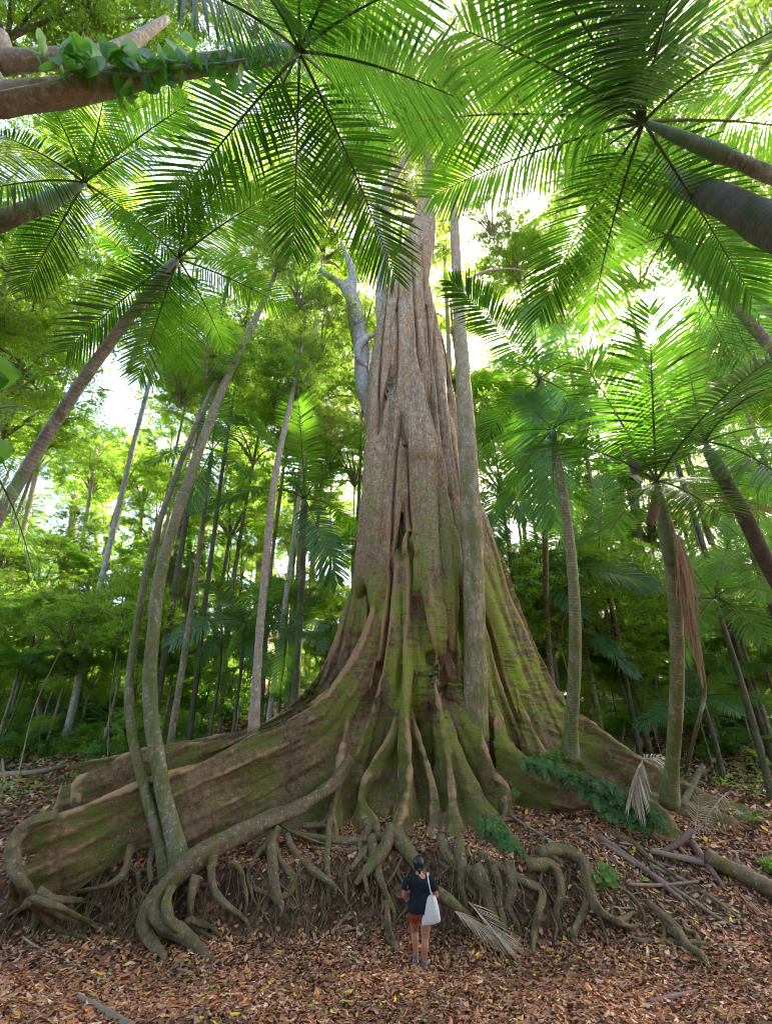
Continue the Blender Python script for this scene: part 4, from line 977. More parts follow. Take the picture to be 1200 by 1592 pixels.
for i, (px, py, d, s_) in enumerate([(770, 860, 23, 1.0), (800, 960, 21, .8), (880, 760, 26, 1.2), (960, 930, 24, .9), (990, 820, 28, 1.2), (1050, 960, 22, .9), (1060, 700, 27, 1.2), (1150, 990, 19, .8), (1140, 760, 22, 1.1), (870, 940, 25, .9), (960, 700, 30, 1.3), (1200, 960, 18, .9), (1010, 1010, 24, .7),
        (300, 860, 24, 1.0), (520, 860, 25, 1.0), (500, 720, 28, 1.1), (230, 960, 23, .9), (140, 900, 26, 1.0), (360, 800, 28, 1.1), (60, 960, 22, .9), (530, 960, 26, .8), (410, 930, 26, .8), (730, 620, 30, 1.1), (1200, 620, 24, 1.2), (240, 440, 24, 1.2), (20, 560, 20, 1.1), (840, 1030, 20, .55), (920, 1040, 21, .6), (1000, 1050, 20, .5), (1080, 1020, 21, .7), (1140, 1060, 19, .5), (1190, 1040, 18, .7), (960, 990, 26, .9), (30, 1040, 20, .7), (110, 1020, 21, .7), (190, 1030, 20, .6), (270, 1040, 21, .6), (350, 1050, 22, .5), (150, 980, 24, .8), (300, 960, 26, .8), (420, 1040, 24, .5), (500, 1000, 28, .7)]):
    B = at(px, py, d); o = FP[i % 3]
    if o.get("_u"): o = copy_tree(o, B, (0, 0, r.uniform(-.5, .5)), s_)
    else: o["_u"] = 1; o.location = tuple(B); o.scale = (s_,) * 3
    o["label"] = "background palm " + ("left of the fig" if px < 620 else "right of the fig")
# palms cut by the left edge
B = at(-70, 665, 5.5)
palm("palm_tree", B, [floor_pt(-9.0, 3.0), (floor_pt(-9.0, 3.0) + B) / 2, B], "palm outside the left edge with frond tips poking into the picture", "palm",
     [(62, 645, 1, .95), (52, 892, 1, 1.5, 'palm_blue'), (20, 760, 1, 1, 'palm_blue'), (-120, 500, 1, 1)], 1.5, bark='bark_dark', tw=(0.1, 0.08), pairs=34, shaft_len=0.3, arch=0.3)

# understorey palm seedlings: built once in three kinds, then copied
def seedling(kind, label):
    r = np.random.default_rng(100 + kind)
    t = thing("palm_seedling", (0, 0, 0), label, "palm seedling", "palm seedlings on the forest floor")
    nf = (6, 7, 8)[kind]
    for k in range(nf):
        a = 2 * math.pi * (k + r.uniform(-.3, .3)) / nf; L = r.uniform(0.85, 1.25); e = r.uniform(0.25, 0.75)
        B = np.array([0, 0, 0.12 + 0.1 * kind]); P = B + np.array([math.cos(a) * L, math.sin(a) * L, L * e])
        mb = MB(); frond(mb, B, P, (0, 0, 1), L=0.33, pairs=24, arch=0.28, droop=0.3, w=0.013, r=r, rr=0.009, ragged=0.02, t0=0.25)
        mb.build("frond", [M['palm_blue' if k % 2 else 'palm_bright'], M['rachis']], t)
    mb = MB(); tube(mb, [(0, 0, -0.1), (0, 0, 0.14 + .1 * kind)], [0.03, 0.025], n=6, sides=8); mb.build("stem", M['bark_dark'], t)
    return t
SEED = [seedling(k, "glossy palm seedling in the undergrowth behind the left planks") for k in range(3)]
def put_seedling(k, p, s, rz, label):
    o = SEED[k]
    if not o.get("_used"):
        o["_used"] = 1; o.location = tuple(p); o.scale = (s,) * 3; o.rotation_euler = (0, 0, rz); c = o
    else: c = copy_tree(o, p, (0, 0, rz), s)
    c["label"] = label
r = np.random.default_rng(77)
for i, (px, py, s) in enumerate([(40, 1110, 1.3), (95, 1090, 1.1), (150, 1100, 1.35), (60, 1150, 1.0), (170, 1135, 1.1), (120, 1150, 0.9), (215, 1100, 1.0), (20, 1180, 1.0), (235, 1140, .8), (190, 1070, 1.4), (260, 1110, 1.0), (130, 1060, 1.5), (10, 1080, 1.4), (60, 1060, 1.5), (310, 1115, .8), (75, 1120, 1.2), (200, 1120, 1.1), (140, 1120, 1.0), (30, 1140, 1.0), (100, 1165, .7), (280, 1085, 1.3), (235, 1075, 1.3)]):
    put_seedling(i % 3, hit(px, py) - [0, 0, .02], s * 1.5, r.uniform(0, 6), "glossy palm seedling in the undergrowth behind the left planks")
for i, (px, py) in enumerate([(15, 1175), (60, 1168), (110, 1172), (150, 1165), (200, 1160), (90, 1150), (35, 1150), (250, 1150), (170, 1148), (1100, 1190), (1150, 1180), (1190, 1200), (960, 1120), (1010, 1140), (1060, 1165)]):
    p = hit(px, py); put_seedling(i % 3, p, 1.5, r.uniform(0, 6), "palm seedling in the shade just behind the " + ("left" if px < 620 else "right") + " planks")
for i in range(60):
    px = r.uniform(-30, 520) if i % 2 else r.uniform(830, 1230); py = r.uniform(1015, 1175); p = hit(px, py)
    if p[1] < 16.8 or p[1] > 45: continue
    put_seedling(i % 3, p, r.uniform(1.2, 1.8) * (p[1] / 20) ** .5, r.uniform(0, 6), "palm seedling far back on the slope " + ("left" if px < 620 else "right") + " of the fig")
for i, (px, py, s) in enumerate([(355, 1125, .8), (330, 1132, .7), (395, 1120, .7), (290, 1125, .8)]):
    put_seedling(i % 3, hit(px, py), s, r.uniform(0, 6), "low palm seedling just behind the top of the rear left plank")
for i, (px, py, s) in enumerate([(960, 1110, .9), (1000, 1150, .9), (1060, 1120, 1.0), (1110, 1150, .8), (930, 1060, .9), (1150, 1080, 1.2), (1180, 1150, .9)]):
    put_seedling(i % 3, hit(px, py), s, r.uniform(0, 6), "palm seedling on the leafy slope behind the right planks")
put_seedling(1, hit(1172, 1298) + [0, 0, .05], 0.62, 1.0, "bright fan of a seedling in front of the right plank's far end")
put_seedling(2, hit(1215, 1222) + [0, 0, .05], 0.9, 2.0, "seedling cut by the right edge above the dark plank")

# ------------------------------------------------------------------ leafy trees
def leaf_quads(mb, C, size, r, upb=0.9, tint=None, mat=0, aspect=0.42):
    n = len(C)
    nr = unit(r.normal(0, 1, (n, 3)) + np.array([0, 0, upb]) * 1.2)
    a = unit(np.cross(nr, r.normal(0, 1, (n, 3)))); b = np.cross(nr, a)
    L = size * r.uniform(0.6, 1.3, (n, 1)); W = L * aspect
    V = np.stack([C - a * L * .5, C - b * W * .5 + nr * W * .12 - a * L * .05, C + a * L * .5 - nr * L * .08, C + b * W * .5 + nr * W * .12 - a * L * .05], 1)
    if tint is None: tint = r.random(n)
    mb.add(V.reshape(-1, 3), np.arange(n * 4).reshape(-1, 4), mat=mat, col=np.repeat(np.clip(tint, 0, 1)[:, None], 4, 0).repeat(3, 1))
def crown_mesh(seed, rad=(4.5, 4.5, 3.0), nclump=85, per=270, size=0.17, cl=0.8, mats=('leaf_mid',)):
    r = np.random.default_rng(seed); mb = MB()
    d = unit(r.normal(0, 1, (nclump, 3))); rr = r.uniform(0.25, 1.0, nclump) ** 0.6
    cc = d * rr[:, None] * np.array(rad)
    for i, c in enumerate(cc):
        k = int(per * r.uniform(0.4, 1.6)); s = cl * r.uniform(0.6, 1.5)
        # leaves sit in flat sprays inside each clump, which leaves ragged holes
        ns = 5; sc_ = c + r.normal(0, .55 * s, (ns, 3)) * [1, 1, .6]; tl = r.normal(0, .35, (ns, 2))
        j = r.integers(0, ns, k); xy = r.normal(0, .42 * s, (k, 2)); xy *= r.uniform(.3, 1, (k, 1))
        P = sc_[j] + np.column_stack([xy, (xy * tl[j]).sum(1) + r.normal(0, .07 * s, k)])
        leaf_quads(mb, P, size, r, 0.7, tint=np.clip(r.normal(0.5, 0.2) + r.normal(0, 0.17, k), 0, 1))
        for q in range(2): tube(mb, [c * 0.8, (c + sc_[q]) / 2, sc_[q]], [0.03, 0.018, 0.008], n=5, sides=4, mat=1, cap=False)
        if i < 9: tube(mb, [np.array([0, 0, -rad[2] * 0.9]), c * 0.4 - [0, 0, rad[2] * .3], c * 0.9], [0.09, 0.06, 0.02], n=9, sides=5, mat=1, cap=False)
    return mb.mesh("crown", [M[m] for m in mats] + [M['bark_brown']], smooth=False)
CROWNS = {
    'mid': [crown_mesh(s, mats=('leaf_mid',)) for s in (1, 2, 3)],
    'yellow': [crown_mesh(s, mats=('leaf_yellow',), size=0.18) for s in (4, 5)],
    'olive': [crown_mesh(s, mats=('leaf_olive',), size=0.15, per=240) for s in (6, 7)],
    'fine': [crown_mesh(s, rad=(3.2, 3.2, 3.8), nclump=95, per=280, size=0.125, cl=0.65, mats=('leaf_mid',)) for s in (8, 9)],
    'finey': [crown_mesh(s, rad=(3.2, 3.2, 3.8), nclump=95, per=280, size=0.125, cl=0.65, mats=('leaf_yellow',)) for s in (10, 12)],
}
def place_crown(parent, P, s, kind, k, rz=0.0, sz=1.0, label=None, name="crown"):
    me = CROWNS[kind][k % len(CROWNS[kind])]
    o = bpy.data.objects.new(name, me); COL.objects.link(o); o.parent = parent
    o.location = tuple(np.asarray(P) - LOC[parent.name]); o.scale = (s, s, s * sz); o.rotation_euler = (0, 0, rz)
    if label: o["label"] = label
    return o
def leafy_tree(trunk, R, label, crowns, bark='bark_brown', name="rainforest_tree", cat="tree", group=None, n=None, sides=10, limbs=()):
    """trunk: world points from foot up; R radii in m; crowns: (point, scale, kind, variant)"""
    t = thing(name, trunk[0], label, cat, group)
    mb = MB(); tube(mb, trunk, R, sides=sides, rough=0.12, seed=len(LOC) % 60, n=n or max(24, len(trunk) * 10)); mb.build("trunk", M[bark], t)
    for (pts, rs) in limbs:
        mb = MB(); tube(mb, pts, rs, sides=8, rough=0.1, n=20); mb.build("branch", M[bark], t)
    for i, (P, s, kind, k) in enumerate(crowns): place_crown(t, P, s, kind, k, rz=(i * 1.7 + P[0]) % 6.2)
    return t

# crown of the fig itself, far up and partly hidden by the near palms
for (px, py, d, s, kd, k) in [(700, 190, 27, .8, 'olive', 0), (600, 190, 26, .75, 'olive', 1), (780, 120, 28, .85, 'olive', 0), (560, 90, 27, .8, 'finey', 1), (670, 60, 28, .9, 'olive', 1)]:
    place_crown(fig, at(px, py, d), s, kd, k, rz=px % 6)

# the mossy slim tree standing in front of the fig
ft = atY(742, 1150, 15.0)
leafy_tree([ft, atY(738, 1000, 14.7), atY(736, 900, 14.6), atY(728, 720, 14.5), atY(713, 480, 14.5), atY(706, 345, 14.5), atY(704, 300, 14.6)], [18 / scl(ft), 17.5 / scl(atY(738, 1000, 14.7)), 17 / scl(atY(736, 900, 14.6)), 14.5 / scl(atY(728, 720, 14.5)), 9 / scl(atY(713, 480, 14.5)), 6.5 / scl(atY(706, 345, 14.5)), 3 / scl(atY(704, 300, 14.6))],
           "straight slim tree with pale lichen and moss, standing directly before the fig's right side", [(at(760, 330, 24), .55, 'fine', 0), (at(800, 400, 25), .6, 'fine', 1), (at(690, 250, 25), .5, 'finey', 0)], bark='bark_slim', n=80, sides=16,
           limbs=[([atY(712, 468, 14.5), at(740, 428, 21), at(790, 418, 22), at(830, 425, 23)], [.08, .07, .05, .02]), ([atY(706, 360, 14.5), at(720, 320, 23), at(745, 290, 24)], [.08, .05, .02])])
# the strangled host showing at the left of the fig
leafy_tree([floor_pt(0.2, 16.4), atY(590, 700, 16.2), atY(566, 600, 15.6), atY(563, 545, 15.5), atY(553, 490, 15.5), atY(543, 438, 15.5)], [.6, .5, 13 / scl(atY(566, 600, 15.6)), 13 / scl(atY(563, 545, 15.5)), 12 / scl(atY(553, 490, 15.5)), 8 / scl(atY(543, 438, 15.5))],
           "pale grey host trunk gripped by the fig, forking to the upper left of it", [(at(480, 300, 26), .6, 'olive', 0), (at(560, 290, 27), .55, 'olive', 1)], bark='bark_grey', sides=14,
           limbs=[([atY(548, 470, 15.5), atY(530, 442, 15.4), atY(505, 425, 15.2), atY(496, 418, 15.1)], [.24, .17, .13, .05]), ([atY(547, 460, 15.5), atY(548, 425, 15.4), atY(540, 400, 15.2), atY(530, 375, 15.0)], [.22, .2, .12, .06]),
                  ([atY(596, 510, 16.2), atY(592, 470, 16.2), atY(594, 430, 16.2), atY(600, 395, 16.0)], [.3, .26, .24, .2]), ([atY(600, 400, 16), atY(585, 330, 16), atY(600, 290, 15.8), atY(622, 255, 15.6)], [.2, .16, .12, .05])])
# root of the fig clamped round the host
mb = MB(); tube(mb, [atY(582, 520, 15.1), atY(566, 528, 15.0), atY(556, 542, 15.0), atY(558, 560, 15.1), atY(570, 572, 15.3)], [.1, .15, .16, .14, .1], n=26, sides=10, rough=.1); mb.build("clasping_root", M['bark_grey'], fig)

# twin mossy stems on the left serpent root, and a third behind
f1 = atY(282, 1352, 12.0)
leafy_tree([f1 + [.05, -.1, -.2], f1, atY(268, 1290, 12.0), atY(248, 1200, 12.0), atY(234, 1080, 12.1), atY(239, 980, 12.2), atY(258, 860, 12.4), atY(332, 640, 13), atY(402, 485, 13.6), atY(436, 405, 14), atY(452, 345, 14.4)], [.42, .25, .18, .17, .17, .165, .16, .135, .11, .08, .05],
           "thicker of the two mossy trunks rising from the serpent root at the left", [(at(440, 380, 20), .5, 'fine', 0), (at(400, 330, 21), .5, 'fine', 1), (at(470, 440, 20), .45, 'fine', 0)], bark='bark_twin', n=70, sides=14)
f2 = atY(266, 1358, 12.0)
leafy_tree([f2 + [0, 0, -.2], atY(246, 1300, 12.0), atY(221, 1210, 12.0), atY(202, 1110, 12.1), atY(206, 1020, 12.3), atY(236, 855, 12.6), atY(285, 710, 13), atY(338, 585, 13.5)], [.18, .12, .11, .105, .095, .09, .08, .07],
           "thinner lichen spotted trunk crossing beside the thick one at the left", [(at(330, 540, 17), .45, 'fine', 1), (at(290, 590, 18), .4, 'fine', 0)], bark='bark_twin', n=60, sides=12)
f3 = hit(226, 1120)
leafy_tree([f3, atY(232, 960, f3[1] - 1), atY(258, 820, f3[1] - 1.5), atY(300, 690, f3[1] - 1.5), atY(334, 590, f3[1] - 1.5)], [.16, .14, .13, .12, .09],
           "third smoother pale trunk just behind the left twin trunks", [(at(350, 560, 19), .45, 'mid', 0)], bark='bark_warm', n=50)
# pale slanting pole left of the fig
f4 = atY(394, 1142, 13.9)
leafy_tree([f4, atY(402, 1010, 13.9), atY(413, 880, 14), atY(428, 740, 14.2), atY(452, 625, 14.6), atY(470, 540, 15), atY(480, 460, 15.4)], [.16, .125, .12, .115, .09, .07, .04],
           "pale slim trunk rising behind the front plank, left of the fig", [(at(465, 570, 19), .5, 'fine', 0), (at(430, 600, 20), .45, 'mid', 1), (at(500, 520, 21), .5, 'olive', 1)], bark='bark_warm', n=50)
f5 = hit(448, 1098)
leafy_tree([f5, atY(452, 960, f5[1]), atY(462, 830, f5[1]), atY(482, 740, f5[1])], [.1, .09, .08, .06], "thinnest dark trunk between the pale slim trunk and the palm with the pale frond", [(at(486, 660, 22), .45, 'olive', 0)], bark='bark_brown', n=40)
# the thick dark bole high at the right edge
f6 = floor_pt(12.5, 7.0)
leafy_tree([f6, at(1480, 500, 4.2), at(1330, 420, 4.8), at(1200, 352, 5.8), at(1120, 312, 7.0), at(1060, 284, 8.2), at(1000, 256, 9.6)], [.4, .27, .26, .235, .22, .2, .16], "thick dark bole reaching in from the right edge under the tall palm", [(at(1000, 240, 13), .6, 'mid', 0), (at(1120, 330, 13), .5, 'fine', 1)], bark='bark_dark', n=50, sides=16)
# second limb of the leaning tree upper left
f7 = floor_pt(-10.5, 4.2)
leafy_tree([f7, at(-90, 120, 6.2), at(0, 100, 6.4), at(80, 92, 6.6), at(170, 84, 6.9), at(260, 30, 8)], [.3, .16, .14, .135, .12, .06], "shorter pale limb above the climber wrapped trunk at the upper left", [(at(150, 10, 11), .5, 'mid', 0), (at(300, -30, 12), .5, 'mid', 1), (at(40, 20, 11), .5, 'yellow', 0), (at(210, 50, 13), .45, 'mid', 2)], bark='bark_warm', n=50, sides=14)

# thin vine stem on the right that carries the hanging dead frond
mb = MB(); P = [hit(1064, 1206), at(1080, 1140, 10.8), at(1094, 1080, 10.4), at(1088, 1020, 10), at(1072, 940, 9.6), at(1056, 860, 9.2)]
tube(mb, P, [.05, .042, .04, .035, .03, .02], n=50, sides=8, rough=.15)
o = mb.build("sapling_stem", M['bark_brown'], loc=P[0]); props(o, "thin crooked bare stem behind the near right palm, a dead frond caught on it", "sapling")

# ---- background trees
def where(px, py):
    h = ("at the far left" if px < 180 else "on the left" if px < 400 else "just left of the fig" if px < 620 else "just right of the fig" if px < 820 else "on the right" if px < 1040 else "at the far right")
    v = ("overhead near the top edge" if py < 180 else "high up" if py < 430 else "at mid height" if py < 720 else "low down")
    return v, h
WORD = {'mid': "green", 'yellow': "yellow green", 'olive': "olive", 'fine': "small leaved green", 'finey': "small leaved lime"}
HOLES = [(150, 650, 38), (1052, 455, 32), (737, 560, 25), (215, 530, 30), (120, 545, 22), (640, 120, 30), (740, 90, 20), (960, 520, 12), (95, 30, 15), (255, 55, 15)]
def bg_tree(px, py, d, s, kind, k, bark, tr=0.13, lean=0.0, sz=1.0):
    P = at(px, py, d)
    for hx, hy, hr in HOLES:
        if math.hypot(px - hx, py - hy) < hr + 3.0 * s * FPX / d * 0.8: return
    v, h = where(px, py)
    if P[1] < 19:                                   # overhead: the tree stands beside or behind the viewer and reaches over
        sx = 1 if P[0] > 0 else -1
        g = floor_pt(sx * (15 + 3 * abs(math.sin(px))), -2 - 5 * abs(math.cos(px)), -0.2)
        pts = [g, g * [1, 1, 0] + [0, 0, P[2] * .45], g * [.95, 1, 0] + [0, 0, P[2] * .8], (g * [.8, .6, 0] + P * [.2, .4, 0]) + [0, 0, P[2] * .95], P * [1, 1, .99]]
        R = [.45, .38, .3, .2, .07]
        q_ = int(abs(px)) % 7; extra = [(np.array([sx * (3 + 1.6 * q_), -10 - 1.3 * q_, 9 + 1.7 * q_]), 1.3, 'mid', q_), (np.array([sx * (12 - q_), -12., 18 - q_]), 1.3, 'mid', q_ + 1)]  # unseen crowns added behind the camera to block front fill light
    else:
        g = floor_pt(P[0] + lean, P[1] + 0.4, -0.2)
        top = P + [0, 0, -1.2 * s]
        if P[2] - g[2] < 0.8: return
        extra = [(g * [1, 1, 0] + [.4, 0, g[2] + (P[2] - g[2]) * f_], s * .32, kind, k + 1) for f_ in (.35, .6)] if py > 440 and P[2] - g[2] > 4 else []
        pts = [g, (g + top) / 2 + np.array([0.35 * math.sin(px), 0.0, 0]), top, P]; R = [tr, tr * .8, tr * .55, tr * .3]
    lab = f"{WORD[kind]} crowned tree {v} {h}"
    leafy_tree(pts, R, lab, [(P, s, kind, k)] + extra, bark=bark, n=24, sides=8, group=f"{WORD[kind]} trees {v} {h}")
r = np.random.default_rng(5)
def rows(py0, py1, n, d0, d1, s0, s1, kinds, tr=(.1, .2), x0=-80, x1=1280):
    for i in range(n):
        px = x0 + (x1 - x0) * (i + r.uniform(0.1, 0.9)) / n; py = r.uniform(py0, py1); d = r.uniform(d0, d1)
        kd = kinds[r.integers(0, len(kinds))]
        if px < 330 and 380 < py < 760 and r.random() < 0.6: kd = 'yellow'
        bg_tree(px, py, d, r.uniform(s0, s1), kd, int(r.integers(0, 3)), ['bark_brown', 'bark_warm', 'bark_grey', 'bark_brown', 'bark_dark'][r.integers(0, 5)], r.uniform(*tr), r.uniform(-.8, .8))
rows(-150, 60, 7, 22, 28, 0.8, 1.1, ['mid', 'yellow', 'finey'], (.1, .2))
rows(60, 200, 7, 24, 30, 0.8, 1.15, ['mid', 'yellow', 'finey', 'olive'], (.1, .2))
rows(200, 340, 8, 26, 34, 0.85, 1.2, ['mid', 'yellow', 'finey', 'olive'], (.1, .2))
rows(330, 460, 10, 27, 36, 0.85, 1.2, ['finey', 'olive', 'mid', 'yellow'], (.1, .2))
rows(440, 570, 16, 28, 42, 0.9, 1.3, ['mid', 'yellow', 'olive', 'finey'], (.1, .2))
rows(560, 680, 18, 27, 46, 0.9, 1.3, ['mid', 'yellow', 'olive', 'finey'], (.09, .17))
rows(670, 790, 20, 27, 46, 0.7, 1.1, ['mid', 'yellow', 'finey', 'finey'], (.04, .07))
rows(780, 890, 20, 26, 46, 0.6, 1.0, ['yellow', 'finey', 'fine', 'finey'], (.03, .055))
rows(870, 960, 30, 20, 40, 0.5, 0.85, ['yellow', 'finey', 'finey', 'mid'], (.03, .06))
rows(940, 1010, 34, 19, 30, 0.3, 0.6, ['yellow', 'finey', 'finey'], (.025, .04))
rows(1000, 1060, 44, 18.5, 27, 0.2, 0.4, ['finey', 'yellow', 'finey'], (.015, .03))
for a_ in [(20, 420, 17, .75, 'yellow', 0), (40, 560, 18, .6, 'yellow', 0), (180, 470, 22, .8, 'yellow', 1), (1080, 620, 27, 1.0, 'mid', 1), (980, 400, 26, .9, 'olive', 0), (1130, 520, 25, .8, 'mid', 2), (860, 420, 30, 1.1, 'mid', 0), (700, 470, 33, .9, 'finey', 1), (1150, 330, 26, 1.1, 'mid', 2), (1180, 560, 28, 1.0, 'mid', 0), (900, 560, 34, 1.2, 'mid', 1), (1000, 610, 34, 1.1, 'fine', 0), (60, 470, 22, .9, 'yellow', 1), (30, 620, 24, .9, 'yellow', 1), (330, 560, 30, 1.1, 'olive', 1), (400, 680, 27, .7, 'yellow', 0), (450, 660, 26, .6, 'yellow', 1), (560, 560, 40, 1.2, 'yellow', 0), (780, 640, 36, 1.1, 'mid', 2)]:
    bg_tree(*a_, 'bark_brown')
# bare poles of the forest behind, each standing on the slope
for i, (x0, y0, x1, y1, w, bk) in enumerate([(62, 1165, 66, 900, 5, 'bark_brown'), (82, 1050, 120, 770, 9, 'bark_warm'), (112, 1075, 205, 720, 8, 'bark_dark'), (152, 1040, 150, 760, 5, 'bark_brown'), (30, 1060, 20, 800, 6, 'bark_grey'), (182, 1060, 235, 700, 5, 'bark_dark'),
        (288, 1110, 296, 800, 5, 'bark_dark'), (312, 1040, 318, 820, 5, 'bark_brown'), (330, 1050, 372, 640, 5, 'bark_warm'), (408, 950, 408, 800, 8, 'bark_warm'), (497, 1040, 498, 780, 4, 'bark_dark'), (520, 960, 515, 820, 3, 'bark_dark'),
        (1002, 1130, 985, 740, 10, 'bark_dark'), (1015, 1090, 1010, 960, 6, 'bark_dark'), (1148, 1100, 1128, 780, 6, 'bark_dark'), (1190, 1120, 1200, 820, 7, 'bark_dark'), (1108, 1080, 1110, 860, 4, 'bark_dark'), (955, 1080, 950, 800, 3, 'bark_brown'),
        (820, 960, 800, 640, 4, 'bark_brown'), (1160, 1010, 1175, 760, 4, 'bark_brown'), (975, 1040, 966, 730, 5, 'bark_grey'), (870, 1010, 905, 650, 4, 'bark_grey'), (1065, 1010, 1075, 800, 3, 'bark_dark'), (220, 1000, 225, 760, 4, 'bark_brown'), (260, 1080, 262, 860, 4, 'bark_dark'),
        (476, 1080, 500, 560, 5, 'bark_warm'), (690, 500, 690, 380, 5, 'bark_warm'), (135, 940, 150, 700, 4, 'bark_warm'), (5, 1000, 60, 720, 5, 'bark_warm'), (440, 1060, 380, 700, 3, 'bark_dark')]):
    g = hit(x0, y0) if y0 > 1015 else floor_pt(at(x0, y0, 30)[0], at(x0, y0, 30)[1])
    Y = g[1]; T_ = atY(x1, y1, Y); m1 = (g + T_) / 2 + [0.1 * math.sin(i * 2.1), 0, 0]
    ww = w / scl((g + T_) / 2)
    s = 0.28 + 0.012 * Y
    leafy_tree([g, m1, T_], [ww, ww * .85, ww * .7], "slender background tree " + ["dark barked", "pale brown barked"][bk in ('bark_warm', 'bark_grey', 'bark_brown')] + ["left of the fig", "right of the fig"][x0 > 640].join([" and ", ""]), [(T_ + [0, 0, .8 * s], s, ['fine', 'mid', 'finey'][i % 3], i)] + [(g + (T_ - g) * f_ + [.3 * math.sin(i + 9 * f_), -.2, 0], s * .38, ['finey', 'fine', 'mid'][i % 3], i + 1) for f_ in (.35, .62)], bark=bk, n=20, sides=8,
               group="slender background trunks " + ["left of the fig", "right of the fig"][x0 > 640])

# ---- shrubs
def shrub_mesh(seed, mat, size=0.10, n=26, per=60):
    r = np.random.default_rng(seed); st = MB(); lf = MB()
    for k in range(n):
        a = r.uniform(0, 6.28); e = r.uniform(.35, 1.3); L = r.uniform(.5, 1.1)
        tip = np.array([math.cos(a) * math.cos(e), math.sin(a) * math.cos(e), math.sin(e)]) * L
        tube(st, [(0, 0, -.1), tip * .5 + [0, 0, .08], tip], [.014, .009, .004], n=6, sides=4, cap=False)
        u = r.uniform(.3, 1, per)[:, None]
        P = tip * u + [0, 0, .06] + r.normal(0, .09, (per, 3))
        leaf_quads(lf, P, size, r, 1.2, np.clip(r.normal(.5, .15) + r.normal(0, .18, per), 0, 1), aspect=.4)
    return st.mesh("stem", M['bark_brown']), lf.mesh("foliage", M[mat], smooth=False)
SH = [shrub_mesh(1, 'leaf_under'), shrub_mesh(2, 'leaf_mid', .12), shrub_mesh(3, 'leaf_under', .14, 20, 50), shrub_mesh(4, 'leaf_yellow', .11)]
def shrub(p, s, k, rz, label, group="shrubs of the undergrowth"):
    t = thing("shrub", p, label, "shrub", group)
    for nm, me in zip(("stem", "foliage"), SH[k]):
        o = bpy.data.objects.new(nm, me); COL.objects.link(o); o.parent = t
    t.scale = (s,) * 3; t.rotation_euler = (0, 0, rz)
r = np.random.default_rng(9)
def shrubs(n, x0, x1, y0, y1, s0, s1, ks, lab):
    for i in range(n):
        px, py = r.uniform(x0, x1), r.uniform(y0, y1); p = hit(px, py)
        if math.hypot((p[0] - 1.0) / 1.0, p[1] - 15.5) < 3.6: continue
        if p[1] > 70: continue
        shrub(p, r.uniform(s0, s1) * (1 + 0.02 * max(0, p[1] - 20)), ks[r.integers(0, len(ks))], r.uniform(0, 6), lab)
shrubs(90, -60, 345, 1020, 1135, 1.3, 2.6, (0, 3, 3, 2), "leafy shrub in the undergrowth behind the left planks")
shrubs(44, -40, 330, 1110, 1172, .7, 1.2, (0, 2, 0), "low shrub at the near edge of the left undergrowth")
shrubs(36, 250, 540, 1010, 1085, .8, 1.7, (0, 3, 2), "shrub between the left trunks and the fig")
shrubs(54, 830, 1260, 1000, 1075, 1.0, 1.9, (0, 3, 2), "shrub on the upper slope behind the right planks")
shrubs(12, 1080, 1240, 1080, 1200, .4, .8, (0, 2), "low glossy shrub near the right edge")
shrubs(30, 0, 330, 1150, 1190, .7, 1.2, (0, 2, 3), "shrub hugging the far side of the left planks")
shrubs(30, 880, 1240, 1060, 1190, .5, 1.0, (0, 2, 0), "low shrub among the litter behind the right planks")
shrub(hit(1205, 1360), .45, 2, 1, "small green shrub beside the mossy log at the right edge", None)
shrub(atY(862, 1190, 14.7), .55, 2, 1, "blue green sapling on the right plank beside the slim palm", None)
shrub(atY(800, 1240, 13.9), .22, 0, 1, "tiny green plant at the foot of the orange root end", None)
# low green cover far up the slope: nobody could count it
mb = MB(); n = 26000; r = np.random.default_rng(33)
th = r.uniform(-1.0, 1.0, n); rad = np.exp(r.uniform(math.log(19), math.log(75), n)); x, y = rad * np.sin(th), rad * np.cos(th)
dens = vnoise(x * .25, y * .25, 8) + 0.25 * (x < 0); kk = dens > 0.02; x, y = x[kk], y[kk]
P = np.stack([x, y, H(x, y) + r.uniform(0.05, 0.5, len(x))], -1)
leaf_quads(mb, P, 0.16, r, 1.3); o = mb.build("ground_cover", M['leaf_under'], smooth=False); props(o, "low green plants scattered over the slope behind the fig", "ground cover", kind="stuff")

# ------------------------------------------------------------------ climber, epiphytes, dead fronds, sticks
def heart_leaf(mb, c, d, nrm, L, r, mat=0):
    d = unit(d); s = unit(np.cross(nrm, d)); nrm = np.cross(d, s)
    us = np.array([-.12, 0, .18, .42, .68, .88, 1.0]); ws = np.array([.30, .40, .46, .42, .28, .12, .005])
    V = []
    for u, w in zip(us, ws):
        b = c + d * L * u - nrm * L * 0.22 * u * u
        V += [b - s * w * L + nrm * L * .07, b - s * w * L * .5 + nrm * L * .02, b + (d * .1 * L if u < 0 else 0), b + s * w * L * .5 + nrm * L * .02, b + s * w * L + nrm * L * .07]
    Q = [[i * 5 + j, i * 5 + j + 1, i * 5 + j + 6, i * 5 + j + 5] for i in range(6) for j in range(4)]
    mb.add(V, Q, mat=mat, col=np.full(3, float(np.clip(r.normal(.5, .2), 0, 1))))
cl = thing("climbing_vine", at(100, 130, 5.9), "climber with big heart shaped leaves around the leaning trunk at the upper left", "climber")
r = np.random.default_rng(14); mb = MB()
